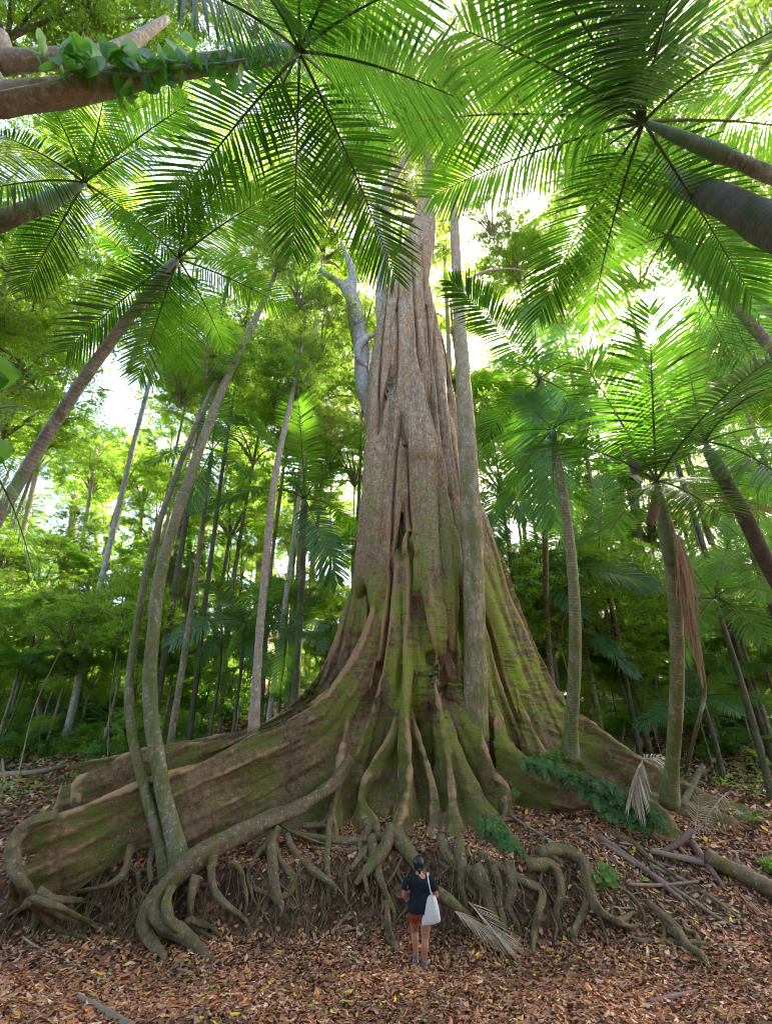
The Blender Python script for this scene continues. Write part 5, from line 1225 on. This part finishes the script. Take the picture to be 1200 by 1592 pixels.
for i, (px, py, sz) in enumerate([(72, 68, .30), (95, 72, .36), (108, 84, .34), (120, 70, .3), (140, 96, .42), (150, 118, .4), (128, 62, .3), (186, 76, .34), (200, 88, .36), (215, 84, .34), (238, 84, .3), (248, 88, .32), (262, 84, .26), (275, 88, .26), (290, 82, .28), (188, 124, .34), (205, 140, .32), (218, 150, .3), (237, 118, .34), (246, 142, .28), (278, 122, .24), (308, 104, .24), (325, 120, .24), (350, 98, .24), (360, 118, .26), (378, 112, .24), (388, 130, .26), (398, 96, .24), (412, 66, .24), (405, 82, .24), (428, 76, .24), (442, 82, .22), (336, 78, .2), (300, 60, .24), (270, 68, .24), (170, 66, .28), (50, 80, .26), (330, 134, .22), (368, 70, .2), (390, 68, .2), (216, 168, .26), (150, 75, .3)] + [(r.uniform(60, 330), r.normal(96, 16), r.uniform(.16, .26)) for _ in range(46)] + [(r.uniform(330, 450), r.normal(88, 14), r.uniform(.13, .2)) for _ in range(22)]):
    c = at(px, py, 5.7 + px * .0022 - .25 * r.random())
    dd = np.array([r.normal(0, .5), r.normal(-.1, .3), -0.8]) ; nn = unit(CAM - c) * -1 + r.normal(0, .45, 3)
    heart_leaf(mb, c, dd, nn, sz * .95, r)
mb.build("foliage", M['climber'], cl)
mb = MB(); tube(mb, [at(-10, 146, 5.5), at(40, 136, 5.6), at(90, 126, 5.75), at(110, 112, 5.8), at(150, 112, 5.9), at(210, 116, 6.0), at(270, 104, 6.1), at(350, 98, 6.35), at(430, 84, 6.6)], [.018] * 9, n=60, sides=6, rough=.1)
tube(mb, [at(60, 90, 5.9), at(130, 92, 5.9), at(190, 98, 6.0), at(240, 108, 6.1)], [.012] * 4, n=30, sides=6); mb.build("stem", M['crownshaft_pale'], cl)
# big leaves entering at the left edge
mb = MB()
for px, py, dx in ((0, 578, .38), (-6, 588, .3), (10, 700, .26), (2, 716, .2), (-4, 735, .2)):
    c = at(px - 25, py, 4.2); heart_leaf(mb, c, (1, .1, .03), np.array([0, .8, .55]) + r.normal(0, .2, 3), dx * .95, r)
b0 = at(-60, 640, 4.2); tube(mb, [floor_pt(b0[0] - .3, b0[1]), b0 + [0, 0, -1], at(-30, 590, 4.2)], [.03, .02, .01], n=20, sides=6, mat=1)
o = mb.build("broadleaf_sapling", [M['climber'], M['bark_brown']], loc=floor_pt(b0[0] - .3, b0[1])); props(o, "sapling at the left edge of which only a few broad dark leaves show", "sapling")

def epiphyte(pts, n, L, label, name="epiphytic_fern", hang=0.9, mat='epiphyte'):
    r = np.random.default_rng(int(pts[0][0]))
    P = np.array([atY(*p) for p in pts]); mb = MB()
    for k in range(n):
        t = r.uniform(0, len(P) - 1 - 1e-6); i = int(t); b = P[i] * (1 - t + i) + P[i + 1] * (t - i) + r.normal(0, .07, 3) * [1, .6, 1]
        a = r.uniform(-2.6, -0.5); l = L * r.uniform(.55, 1.25)
        tip = b + np.array([math.cos(a) * l * .45, math.sin(a) * l * .5 - .05, -hang * l * r.uniform(.35, 1.1) + .1 * l])
        frond(mb, b + [0, 0, .04], tip, unit(np.array([math.cos(a) * .3, -.9, .55])), L=l * .27, pairs=7, arch=.22, droop=.15, w=.024, t0=.08, r=r, rr=.004, ragged=.03, spread=(65, 40))
    o = mb.build(name, [M[mat], M['rachis']], loc=P[0]); props(o, label, "fern"); return o
epiphyte([(808, 1180, 14.3), (835, 1184, 14.25), (856, 1190, 14.2)], 50, .36, "small dark fern tuft on the right plank nearest the fig's foot")
epiphyte([(858, 1192, 14.1), (900, 1208, 13.9), (940, 1222, 13.7), (985, 1240, 13.5), (1020, 1262, 13.3)], 150, .42, "big blue green fern mat draping over the low right plank")
epiphyte([(905, 1230, 13.8), (950, 1255, 13.6), (1000, 1270, 13.35)], 70, .38, "lower curtain of the fern mat hanging toward the ground on the right plank")
epiphyte([(752, 1268, 13.1), (775, 1290, 12.8), (800, 1320, 12.4)], 60, .34, "little fern tuft on the thick mossy root right of the person", hang=.7)
epiphyte([(935, 1350, 12.1), (948, 1372, 12.0)], 22, .34, "small green fern behind the looping root", hang=.3, mat='leaf_under')

def dead_frond(rows_, label, L=.5, pairs=26, up=(0, 0, 1), w=.008, droop=.4, mat='dead_frond', spread=(60, 25), rag=.25, vee=.35, name="dead_frond", useY=True, seed=1):
    r = np.random.default_rng(seed); A, B = (np.asarray(p, float) for p in rows_)
    mb = MB(); frond(mb, A, B, up, L=L, pairs=pairs, arch=.06, droop=droop, w=w, r=r, rr=.014, ragged=rag, vee=vee, spread=spread, t0=.05)
    o = mb.build(name, [M[mat], M['dead_frond']], loc=A); props(o, label, "palm frond"); return o
dead_frond((hit(125, 1222, .12), hit(8, 1322, .1)), "dry pale frond lying at the left edge with upright ribs like a comb", L=.75, vee=.9, droop=.05, spread=(75, 50), rag=.1, seed=2)
dead_frond((hit(185, 1155, .12), hit(120, 1170, .1)), "dry pinkish frond half hidden in the left undergrowth", L=.5, vee=.6, droop=.1, rag=.2, seed=3)
dead_frond((atY(998, 1182, 13.4), atY(982, 1235, 13.2)), "pale tan dead frond folded over the fern mat on the right plank", L=.62, pairs=24, w=.02, droop=.5, spread=(28, 12), rag=.05, up=(0, -1, .3), seed=4)
dead_frond((atY(1000, 1180, 13.6), atY(1030, 1178, 13.7)), "short dry curled frond piece beside the folded one", L=.45, pairs=14, w=.012, droop=.8, up=(0, -.6, .6), seed=5)
dead_frond((atY(1080, 1290, 13.2), atY(1086, 1235, 13.3)), "bare ribbed dead frond standing upright before the right plank", L=.42, pairs=13, w=.008, droop=.1, spread=(75, 50), rag=.2, up=(0, -1, .2), seed=6)
dead_frond((atY(1130, 1232, 13.5), atY(1085, 1290, 13.0)), "dead frond sprawled behind the upright ribbed one", L=.5, pairs=22, w=.007, droop=.5, rag=.2, seed=7)
dead_frond((hit(700, 1412, .45), hit(792, 1478, .06)), "long dry frond fanning out on the ground right of the person", L=.62, pairs=36, w=.009, droop=.25, spread=(30, 14), rag=.1, vee=.1, seed=8)
dead_frond((hit(728, 1402, .5), hit(780, 1466, .15)), "second dry frond leaning on roots right of the person", L=.7, pairs=22, w=.008, droop=.1, spread=(25, 10), rag=.1, seed=9)
dead_frond((hit(240, 1100, .5), hit(255, 1120, .3)), "small dry frond behind the twin trunks", L=.4, pairs=16, w=.01, droop=.5, seed=10)
# shaggy dead frond hanging on the right
r = np.random.default_rng(4); mb = MB()
top, bot = at(1052, 828, 9.0), at(1092, 1070, 9.6)
for k in range(170):
    t0 = r.uniform(0, .55); t1 = min(1, t0 + r.uniform(.3, .55)); a = top * (1 - t0) + bot * t0; b = top * (1 - t1) + bot * t1
    sp_ = .09 * math.sin(math.pi * min(1, .15 + t1 * .8)); o1 = r.normal(0, sp_ * .6, 3) * [1, .6, 0]; o2 = r.normal(0, sp_, 3) * [1, .6, 0]
    m_ = (a + b) / 2 + (o1 + o2) * .7; wv = np.array([r.uniform(.008, .018), 0, 0])
    Pm = smooth_path([a + o1 * .3, m_, b + o2], 7); V = np.concatenate([np.stack([p - wv * ww, p + wv * ww]) for p, ww in zip(Pm, (.5, 1, 1, .9, .8, .5, .1))])
    mb.add(V, [[2 * i, 2 * i + 1, 2 * i + 3, 2 * i + 2] for i in range(6)], col=np.full(3, r.uniform(.2, .85)))
tube(mb, [at(1028, 770, 8.8), at(1048, 830, 9.0), (top + bot) / 2, bot], [.02, .018, .014, .008], n=30, sides=6)
o = mb.build("dead_frond", M['dead_frond'], loc=top); props(o, "shaggy brown dead frond hanging straight down beside the near right palm", "palm frond")
B6 = at(1020, 748, 8.6)
dead_frond((at(1035, 762, 8.6), at(1212, 800, 8.0)), "dry brown frond drooping to the right edge below the near palm's crown", L=.6, pairs=36, w=.008, droop=.7, spread=(30, 15), rag=.1, up=(0, 0, 1), seed=12)
def sheath(pts, w, label):
    r = np.random.default_rng(3); P = smooth_path(np.array([at(*p) for p in pts]), 18); wd = np.interp(np.linspace(0, 1, 18), np.linspace(0, 1, len(w)), w) / scl(P[9])
    mb = MB(); V = []
    for p, a in zip(P, wd):
        for th in np.linspace(-1.4, 1.4, 7): V.append(p + np.array([math.sin(th) * a, -math.cos(th) * a * .6, 0]))
        for th in np.linspace(1.4, -1.4, 7): V.append(p + np.array([math.sin(th) * a * .86, -math.cos(th) * a * .46 + .01, 0]))
    Q = [[i * 14 + j, i * 14 + (j + 1) % 14, i * 14 + 14 + (j + 1) % 14, i * 14 + 14 + j] for i in range(17) for j in range(14)]
    mb.add(V, Q); o = mb.build("dry_sheath", M['sheath'], p6); o["label"] = label
sheath([(966, 692, 8.4), (976, 708, 8.35), (985, 722, 8.3), (992, 738, 8.3)], [2, 6, 9, 11], "upper dry sheath")
sheath([(1016, 758, 8.45), (1018, 780, 8.4), (1014, 800, 8.4), (1008, 816, 8.4)], [3, 8, 10, 6], "lower dry sheath")

# fallen wood
def stick(rows_, w0, w1, label, mat='stick', name="stick", rough=.12, cat="stick", lifts=None, group=None):
    P = [hit(a, b, c) for a, b, c in rows_]; R = np.linspace(w0, w1, len(P)) / np.array([scl(p) for p in P])
    mb = MB(); tube(mb, P, R, n=len(P) * 8, sides=8, rough=rough, seed=int(rows_[0][0]) % 31); o = mb.build(name, M[mat], loc=P[0]); return props(o, label, cat, group)
stick([(1095, 1330, .28), (1140, 1352, .25), (1190, 1378, .22), (1250, 1405, .2)], 10, 14, "mossy log lying at the right edge", 'root', "fallen_log", .15, "log")
stick([(118, 1548, .05), (160, 1572, .05), (205, 1600, .04)], 4, 8, "pale broken stick at the lower left corner of the floor")
stick([(1010, 1322, .12), (1060, 1334, .14), (1130, 1348, .16), (1148, 1338, .3)], 4, 5, "bent pale branch pointing to the mossy log")
stick([(1010, 1345, .1), (1075, 1375, .08), (1120, 1405, .06), (1165, 1440, .05)], 3, 2, "thin pale twig running down the right slope")
stick([(900, 1285, .08), (960, 1325, .1), (1030, 1370, .1), (1120, 1430, .08)], 3.5, 2.5, "long dark stick parallel to the slope above the looping root")
stick([(930, 1300, .1), (1000, 1350, .12), (1060, 1400, .08)], 5, 3, "reddish split branch on the right slope", 'sheath')
stick([(1075, 1310, .1), (1100, 1345, .12), (1125, 1380, .08)], 6, 3, "curled strip of bark above the bent branch", 'sheath')
stick([(975, 1375, .15), (1030, 1376, .12), (1085, 1370, .12)], 2.5, 2, "straight thin stick lying level across the right slope")
stick([(1010, 1560, .05), (1040, 1550, .06), (1082, 1540, .04)], 5, 2, "purplish curled sheath piece on the floor at the lower right", 'sheath')
stick([(515, 1452, .05), (530, 1434, .05), (545, 1418, .05)], 3, 2, "small grey twig on the soil slope left of the person")
stick([(0, 1205, .1), (60, 1200, .1), (105, 1190, .12)], 5, 3, "dark fallen branch at the left edge behind the comb shaped frond")
stick([(5, 1180, .2), (8, 1210, .05), (14, 1225, 0)], 2, 2, "short pale stake like twig at the left edge")
stick([(765, 1240, .15), (800, 1272, .1), (845, 1300, .08)], 2.5, 1.5, "thin grey twig below the fern tuft")
stick([(1030, 1325, .02), (1055, 1310, .3), (1076, 1290, .55)], 4, 4.5, "reddish branch stub leaning against the right plank", 'sheath')
stick([(1060, 1252, .05), (1078, 1215, .5), (1092, 1190, .9)], 5, 4, "short dark stump leaning by the far end of the right plank", 'bark_brown')
stick([(985, 1180, .0), (990, 1160, .4), (1000, 1150, .65)], 8, 6, "reddish broken stump beyond the folded dead frond", 'bark_warm')
r = np.random.default_rng(8)
for i in range(86):
    px, py = (r.uniform(880, 1200), r.uniform(1300, 1450)) if i < 62 else (r.uniform(700, 900), r.uniform(1270, 1310)) if i < 72 else (r.uniform(0, 560), r.uniform(1430, 1540))
    a = r.uniform(-.3, 1.0) if i < 62 else r.uniform(-.6, .6); l = r.uniform(20, 60)
    stick([(px, py, .04), (px + l * .5 * math.cos(a), py + l * .5 * math.sin(a) + r.uniform(-3, 3), .06), (px + l * math.cos(a), py + l * math.sin(a), .04)], r.uniform(1.2, 2.4), .8,
          ["thin twig among the litter of the right slope", "thin twig on the bank above the right roots", "thin twig on the floor at the left"][0 if i < 62 else 1 if i < 72 else 2], ['stick', 'dead_frond', 'sheath'][i % 3], group="loose twigs")

# ------------------------------------------------------------------ person seen from behind, with a tote bag
FX, FY = 0.62, 10.36
gp = floor_pt(FX, FY)
def cap(mb, pts, rad, flat=1.0, sides=16, n=None, axis=None):
    tube(mb, pts, rad, n=n or max(10, 7 * len(pts)), sides=sides, flat=flat)
def ball(mb, c, r3, n=14):
    th = np.linspace(0, np.pi, n); ph = np.linspace(0, 2 * np.pi, 2 * n, endpoint=False); V = []
    for t in th[1:-1]:
        for p in ph: V.append([c[0] + r3[0] * math.sin(t) * math.cos(p), c[1] + r3[1] * math.sin(t) * math.sin(p), c[2] + r3[2] * math.cos(t)])
    m_ = 2 * n; V += [[c[0], c[1], c[2] + r3[2]], [c[0], c[1], c[2] - r3[2]]]; k = len(V) - 2
    Q = [[i * m_ + j, (i + 1) * m_ + j, (i + 1) * m_ + (j + 1) % m_, i * m_ + (j + 1) % m_] for i in range(n - 3) for j in range(m_)]
    T = [[k, j, (j + 1) % m_] for j in range(m_)] + [[k + 1, (n - 3) * m_ + (j + 1) % m_, (n - 3) * m_ + j] for j in range(m_)]
    mb.add(V, Q, T)
def slab(mb, rows, sides=22):
    """lofted ellipses: rows (x, y, z, rx, ry)"""
    R = smooth_path(np.array(rows, float), 26); a = np.linspace(0, 2 * np.pi, sides, endpoint=False); V = []
    for x, y, z, rx, ry in R:
        for t in a: V.append([x + rx * math.cos(t), y + ry * math.sin(t), z])
    n = len(R); k = len(V); V += [list(R[0][:3]), list(R[-1][:3])]
    Q = [[i * sides + j, i * sides + (j + 1) % sides, (i + 1) * sides + (j + 1) % sides, (i + 1) * sides + j] for i in range(n - 1) for j in range(sides)]
    T = [[k, (j + 1) % sides, j] for j in range(sides)] + [[k + 1, (n - 1) * sides + j, (n - 1) * sides + (j + 1) % sides] for j in range(sides)]
    mb.add(V, Q, T)
def fuse(mb, name, mat, parent, vox, sm=4, off=(0, 0, 0), wr=0.0):
    me = mb.mesh("t", mat); o = bpy.data.objects.new("t", me); COL.objects.link(o)
    a = o.modifiers.new("r", 'REMESH'); a.mode = 'VOXEL'; a.voxel_size = vox; a.use_smooth_shade = True
    s = o.modifiers.new("s", 'SMOOTH'); s.factor = .5; s.iterations = sm
    me2 = bpy.data.meshes.new_from_object(o.evaluated_get(bpy.context.evaluated_depsgraph_get()))
    bpy.data.objects.remove(o); bpy.data.meshes.remove(me)
    if wr:
        V = np.empty(len(me2.vertices) * 3, np.float32); me2.vertices.foreach_get("co", V); V = V.reshape(-1, 3)
        Nn = np.empty(len(V) * 3, np.float32); me2.vertices.foreach_get("normal", Nn); Nn = Nn.reshape(-1, 3)
        V = V + Nn * (wr * (vnoise(V[:, 0] * 9 + V[:, 2] * 5, V[:, 2] * 11 - V[:, 0] * 6, 5) + .5 * vnoise(V[:, 0] * 22, V[:, 2] * 19, 6)))[:, None]
        me2.vertices.foreach_set("co", V.astype(np.float32).ravel()); me2.update()
    me2.name = name; me2.polygons.foreach_set("use_smooth", np.ones(len(me2.polygons), bool))
    ob = bpy.data.objects.new(name, me2); COL.objects.link(ob); me2.materials.clear(); me2.materials.append(mat)
    if parent is not None: ob.parent = parent
    return ob
person = thing("person", gp, "person in black tee and rust shorts seen from behind, facing the fig", "person")
# local frame: x right, y away from the viewer, z up; right leg bears the weight, left leg is a step ahead
b = MB()
hipz, shz = 0.80, 1.28
slab(b, [(0, .02, .74, .12, .09), (0, .01, .82, .165, .115), (0, .02, .93, .145, .10), (0, .03, 1.05, .135, .095), (0, .03, 1.16, .16, .105), (0, .03, 1.25, .165, .09), (0, .03, 1.31, .10, .07), (0, .04, 1.35, .055, .055)])
cap(b, [(0, .03, 1.28), (0, .05, 1.36), (0, .075, 1.42)], [.06, .05, .052])
ball(b, (0, .10, 1.475), (.075, .092, .105)); ball(b, (0, .145, 1.435), (.055, .06, .06))       # skull and jaw, bowed forward
ball(b, (0, .195, 1.465), (.014, .02, .022)); ball(b, (-.078, .09, 1.465), (.012, .02, .03)); ball(b, (.078, .09, 1.465), (.012, .02, .03))
ball(b, (0, .182, 1.43), (.024, .012, .009)); ball(b, (-.03, .178, 1.487), (.014, .01, .008)); ball(b, (.03, .178, 1.487), (.014, .01, .008))
# legs
cap(b, [(.075, .02, .80), (.075, .0, .62), (.065, .0, .45), (.06, -.01, .41), (.055, -.035, .31), (.045, -.02, .16), (.04, -.005, .07)], [.095, .085, .062, .056, .058, .038, .034])
cap(b, [(-.075, .03, .80), (-.085, .12, .63), (-.085, .20, .47), (-.085, .20, .43), (-.08, .17, .33), (-.075, .15, .19), (-.075, .16, .11)], [.095, .085, .062, .056, .058, .038, .034])
cap(b, [(.04, -.02, .05), (.045, .08, .035), (.05, .14, .03)], [.036, .036, .026]); cap(b, [(-.075, .14, .10), (-.08, .23, .07), (-.085, .29, .055)], [.034, .036, .026])
# arms: upper arms a little out, forearms folded forward to hold a phone at the chest
for sx in (-1, 1):
    cap(b, [(sx * .165, .03, 1.26), (sx * .215, .01, 1.17), (sx * .245, .02, 1.05), (sx * .24, .06, 1.00), (sx * .17, .20, 1.05), (sx * .09, .29, 1.12), (sx * .065, .315, 1.14)], [.055, .05, .042, .041, .036, .027, .026])
    cap(b, [(sx * .07, .31, 1.135), (sx * .05, .335, 1.155), (sx * .035, .35, 1.18)], [.026, .034, .028], flat=.6)
    for k, (dx, l) in enumerate(((-.026, .052), (-.009, .062), (.008, .058), (.024, .045))):                 # four fingers, curled
        c0 = np.array([sx * .036 + dx * .4, .355 + dx * .1, 1.185 + dx])
        cap(b, [c0, c0 + [-sx * l * .35, .018, l * .15], c0 + [-sx * l * .8, .008, l * .2]], [.0095, .009, .0075], sides=8)
    cap(b, [(sx * .05, .32, 1.165), (sx * .042, .315, 1.195), (sx * .028, .325, 1.215)], [.012, .011, .009], sides=8)
bo = fuse(b, "body", M['skin'], person, 0.0085, 3)
# hair with a low bun
h = MB(); ball(h, (0, .08, 1.495), (.098, .112, .115)); ball(h, (0, .04, 1.455), (.086, .07, .085)); ball(h, (0, -.012, 1.405), (.032, .03, .034)); cap(h, [(0, .0, 1.40), (.003, -.015, 1.37), (0, -.012, 1.335)], [.026, .018, .008])
fuse(h, "hair", M['hair'], person, 0.009, 2, wr=.006)
# tee
s = MB()
slab(s, [(0, .01, .79, .182, .142), (0, .015, .86, .182, .142), (0, .02, .95, .170, .132), (0, .03, 1.05, .158, .122), (0, .03, 1.15, .178, .128), (0, .03, 1.24, .182, .114), (0, .035, 1.305, .125, .08), (0, .04, 1.335, .075, .062)])
for sx in (-1, 1): cap(s, [(sx * .12, .03, 1.28), (sx * .18, .025, 1.24), (sx * .222, .01, 1.165), (sx * .243, .01, 1.10)], [.06, .068, .064, .066])
fuse(s, "t_shirt", M['shirt'], person, 0.010, 3, wr=.022)
q = MB(); slab(q, [(0, .02, .70, .155, .11), (0, .02, .78, .178, .128), (0, .02, .86, .160, .115)])
cap(q, [(.08, .02, .80), (.082, .0, .70), (.082, -.003, .625)], [.10, .102, .098]); cap(q, [(-.08, .03, .80), (-.09, .09, .70), (-.095, .125, .635)], [.10, .102, .096])
fuse(q, "shorts", M['shorts'], person, 0.010, 2, wr=.012)
for x, y, z, pitch in ((.043, .05, 0, 0), (-.08, .21, .02, .12)):
    k = MB(); slab(k, [(x, y + pitch * 0, z + .022, .043, .125), (x, y, z + .045, .046, .126), (x, y - .01, z + .07, .042, .105), (x, y - .05, z + .10, .038, .062), (x, y - .055, z + .125, .038, .05)])
    sh = fuse(k, "shoe", M['shoe'], person, 0.008, 2)
    k = MB(); slab(k, [(x, y, z - .004, .046, .13), (x, y, z + .022, .049, .133), (x, y, z + .028, .045, .128)])
    so = fuse(k, "sole", M['sole'], person, 0.007, 1); so.parent = sh
person.scale = (1.16, 1.05, 1.0)
# phone held in both hands
k = MB(); slab(k, [(0, .352, 1.15, .034, .005), (0, .352, 1.22, .034, .005)])
ph = fuse(k, "phone", M['shirt'], None, 0.004, 0); ph.location = tuple(gp); props(ph, "dark phone held in front of the person's chest", "phone")
# tote bag hanging from the right shoulder
bag = thing("tote_bag", gp + [.20, -.12, .66], "cream canvas tote bag hanging from the person's right shoulder", "bag")
k = MB(); a = np.array
R = smooth_path(np.array([(.215, -.06, 1.045, .05, .03), (.20, -.085, .99, .085, .04), (.195, -.10, .90, .115, .05), (.19, -.11, .80, .14, .058), (.185, -.115, .71, .16, .06), (.185, -.115, .665, .155, .05), (.185, -.115, .655, .10, .02)]), 26)
V = []; ns = 40
for i, (x, y, z, rx, ry) in enumerate(R):
    for t in np.linspace(0, 2 * np.pi, ns, endpoint=False):
        c, s_ = math.cos(t), math.sin(t); pleat = 1 + .10 * math.sin(5 * t + 1.2 * z * 6) * (1 - i / 30) + .05 * math.sin(9 * t)
        tilt = .10 * c * rx / .15                                      # lower right corner hangs higher
        V.append([x + rx * math.copysign(abs(c) ** .8, c) * pleat, y + ry * s_ * pleat, z + tilt * .35 * (i / 26)])
nq = len(R); kk = len(V); V.append(list(R[-1][:3]))
k.add(V, [[i * ns + j, (i + 1) * ns + j, (i + 1) * ns + (j + 1) % ns, i * ns + (j + 1) % ns] for i in range(nq - 1) for j in range(ns)], [[kk, (nq - 1) * ns + (j + 1) % ns, (nq - 1) * ns + j] for j in range(ns)])
V2 = [np.array(v) + gp for v in k.V[0]]; k.V[0] = np.array(V2)
k.build("bag_body", M['canvas'], bag)
for y0, y1, zt in ((-.10, -.085, 1.0), (-.03, .02, 1.02)):
    k = MB(); P = smooth_path([(.20, y0 - .01, .97), (.165, y1 - .035, 1.12), (.135, y1 - .03, 1.27), (.132, .03, 1.355), (.14, .12, 1.27), (.19, .10, 1.10), (.22, .0, 1.0)], 40)
    V = []
    for i, p in enumerate(P):
        t_ = unit(P[min(i + 1, 39)] - P[max(i - 1, 0)]); sd = unit(np.cross(t_, [0.0, 1, .15]) if abs(t_[1]) < .8 else np.array([1.0, 0, 0])); nm = np.cross(t_, sd)
        for u, v in ((-.012, -.002), (.012, -.002), (.012, .002), (-.012, .002)): V.append(p * [1.12, 1.05, 1] + sd * u + nm * v + gp + [0.004 if y0 < -.05 else .02, 0, 0])
    k.add(V, [[i * 4 + j, i * 4 + (j + 1) % 4, i * 4 + 4 + (j + 1) % 4, i * 4 + 4 + j] for i in range(39) for j in range(4)]); k.build("strap", M['canvas'], bag)
# ------------------------------------------------------------------ labels of look-alikes: told apart by their order across the picture
ORD = "first second third fourth fifth sixth seventh eighth ninth tenth eleventh twelfth thirteenth fourteenth fifteenth sixteenth seventeenth eighteenth nineteenth twentieth".split()
TENS = {2: "twenty", 3: "thirty", 4: "forty", 5: "fifty", 6: "sixty", 7: "seventy", 8: "eighty", 9: "ninety"}
def ordinal(n):
    if n <= 20: return ORD[n - 1]
    t, u = divmod(n, 10)
    return (TENS[t][:-1] + "ieth") if u == 0 else TENS[t] + " " + ORD[u - 1]
bpy.context.view_layer.update()
from collections import defaultdict
same = defaultdict(list)
for o in COL.objects:
    if o.parent is None and o.get("label") and not o.get("kind"): same[o["label"]].append(o)
for lab, os_ in same.items():
    if len(os_) < 2: continue
    def px_of(o):
        ms_ = [c for c in ([o] + list(o.children)) if c.type == 'MESH']
        pk = [c for c in ms_ if c.name.startswith(("crown", "foliage"))] or ms_
        pts = [c.matrix_world @ Vector(v) for c in pk for v in c.bound_box]
        m_ = sum(pts, Vector()) / len(pts); dd = max(depth(np.array(m_)), .3)
        return CXP + FPX * m_.x / dd
    os_.sort(key=px_of)
    for i, o in enumerate(os_): o["label"] = f"{lab}, {ordinal(i + 1)} from left".replace("small leaved green crowned tree low down", "small leaved green tree low").replace("overhead near the top edge", "at the top edge")
for o in COL.objects:
    for k_ in ("_used", "_u"):
        if k_ in o: del o[k_]
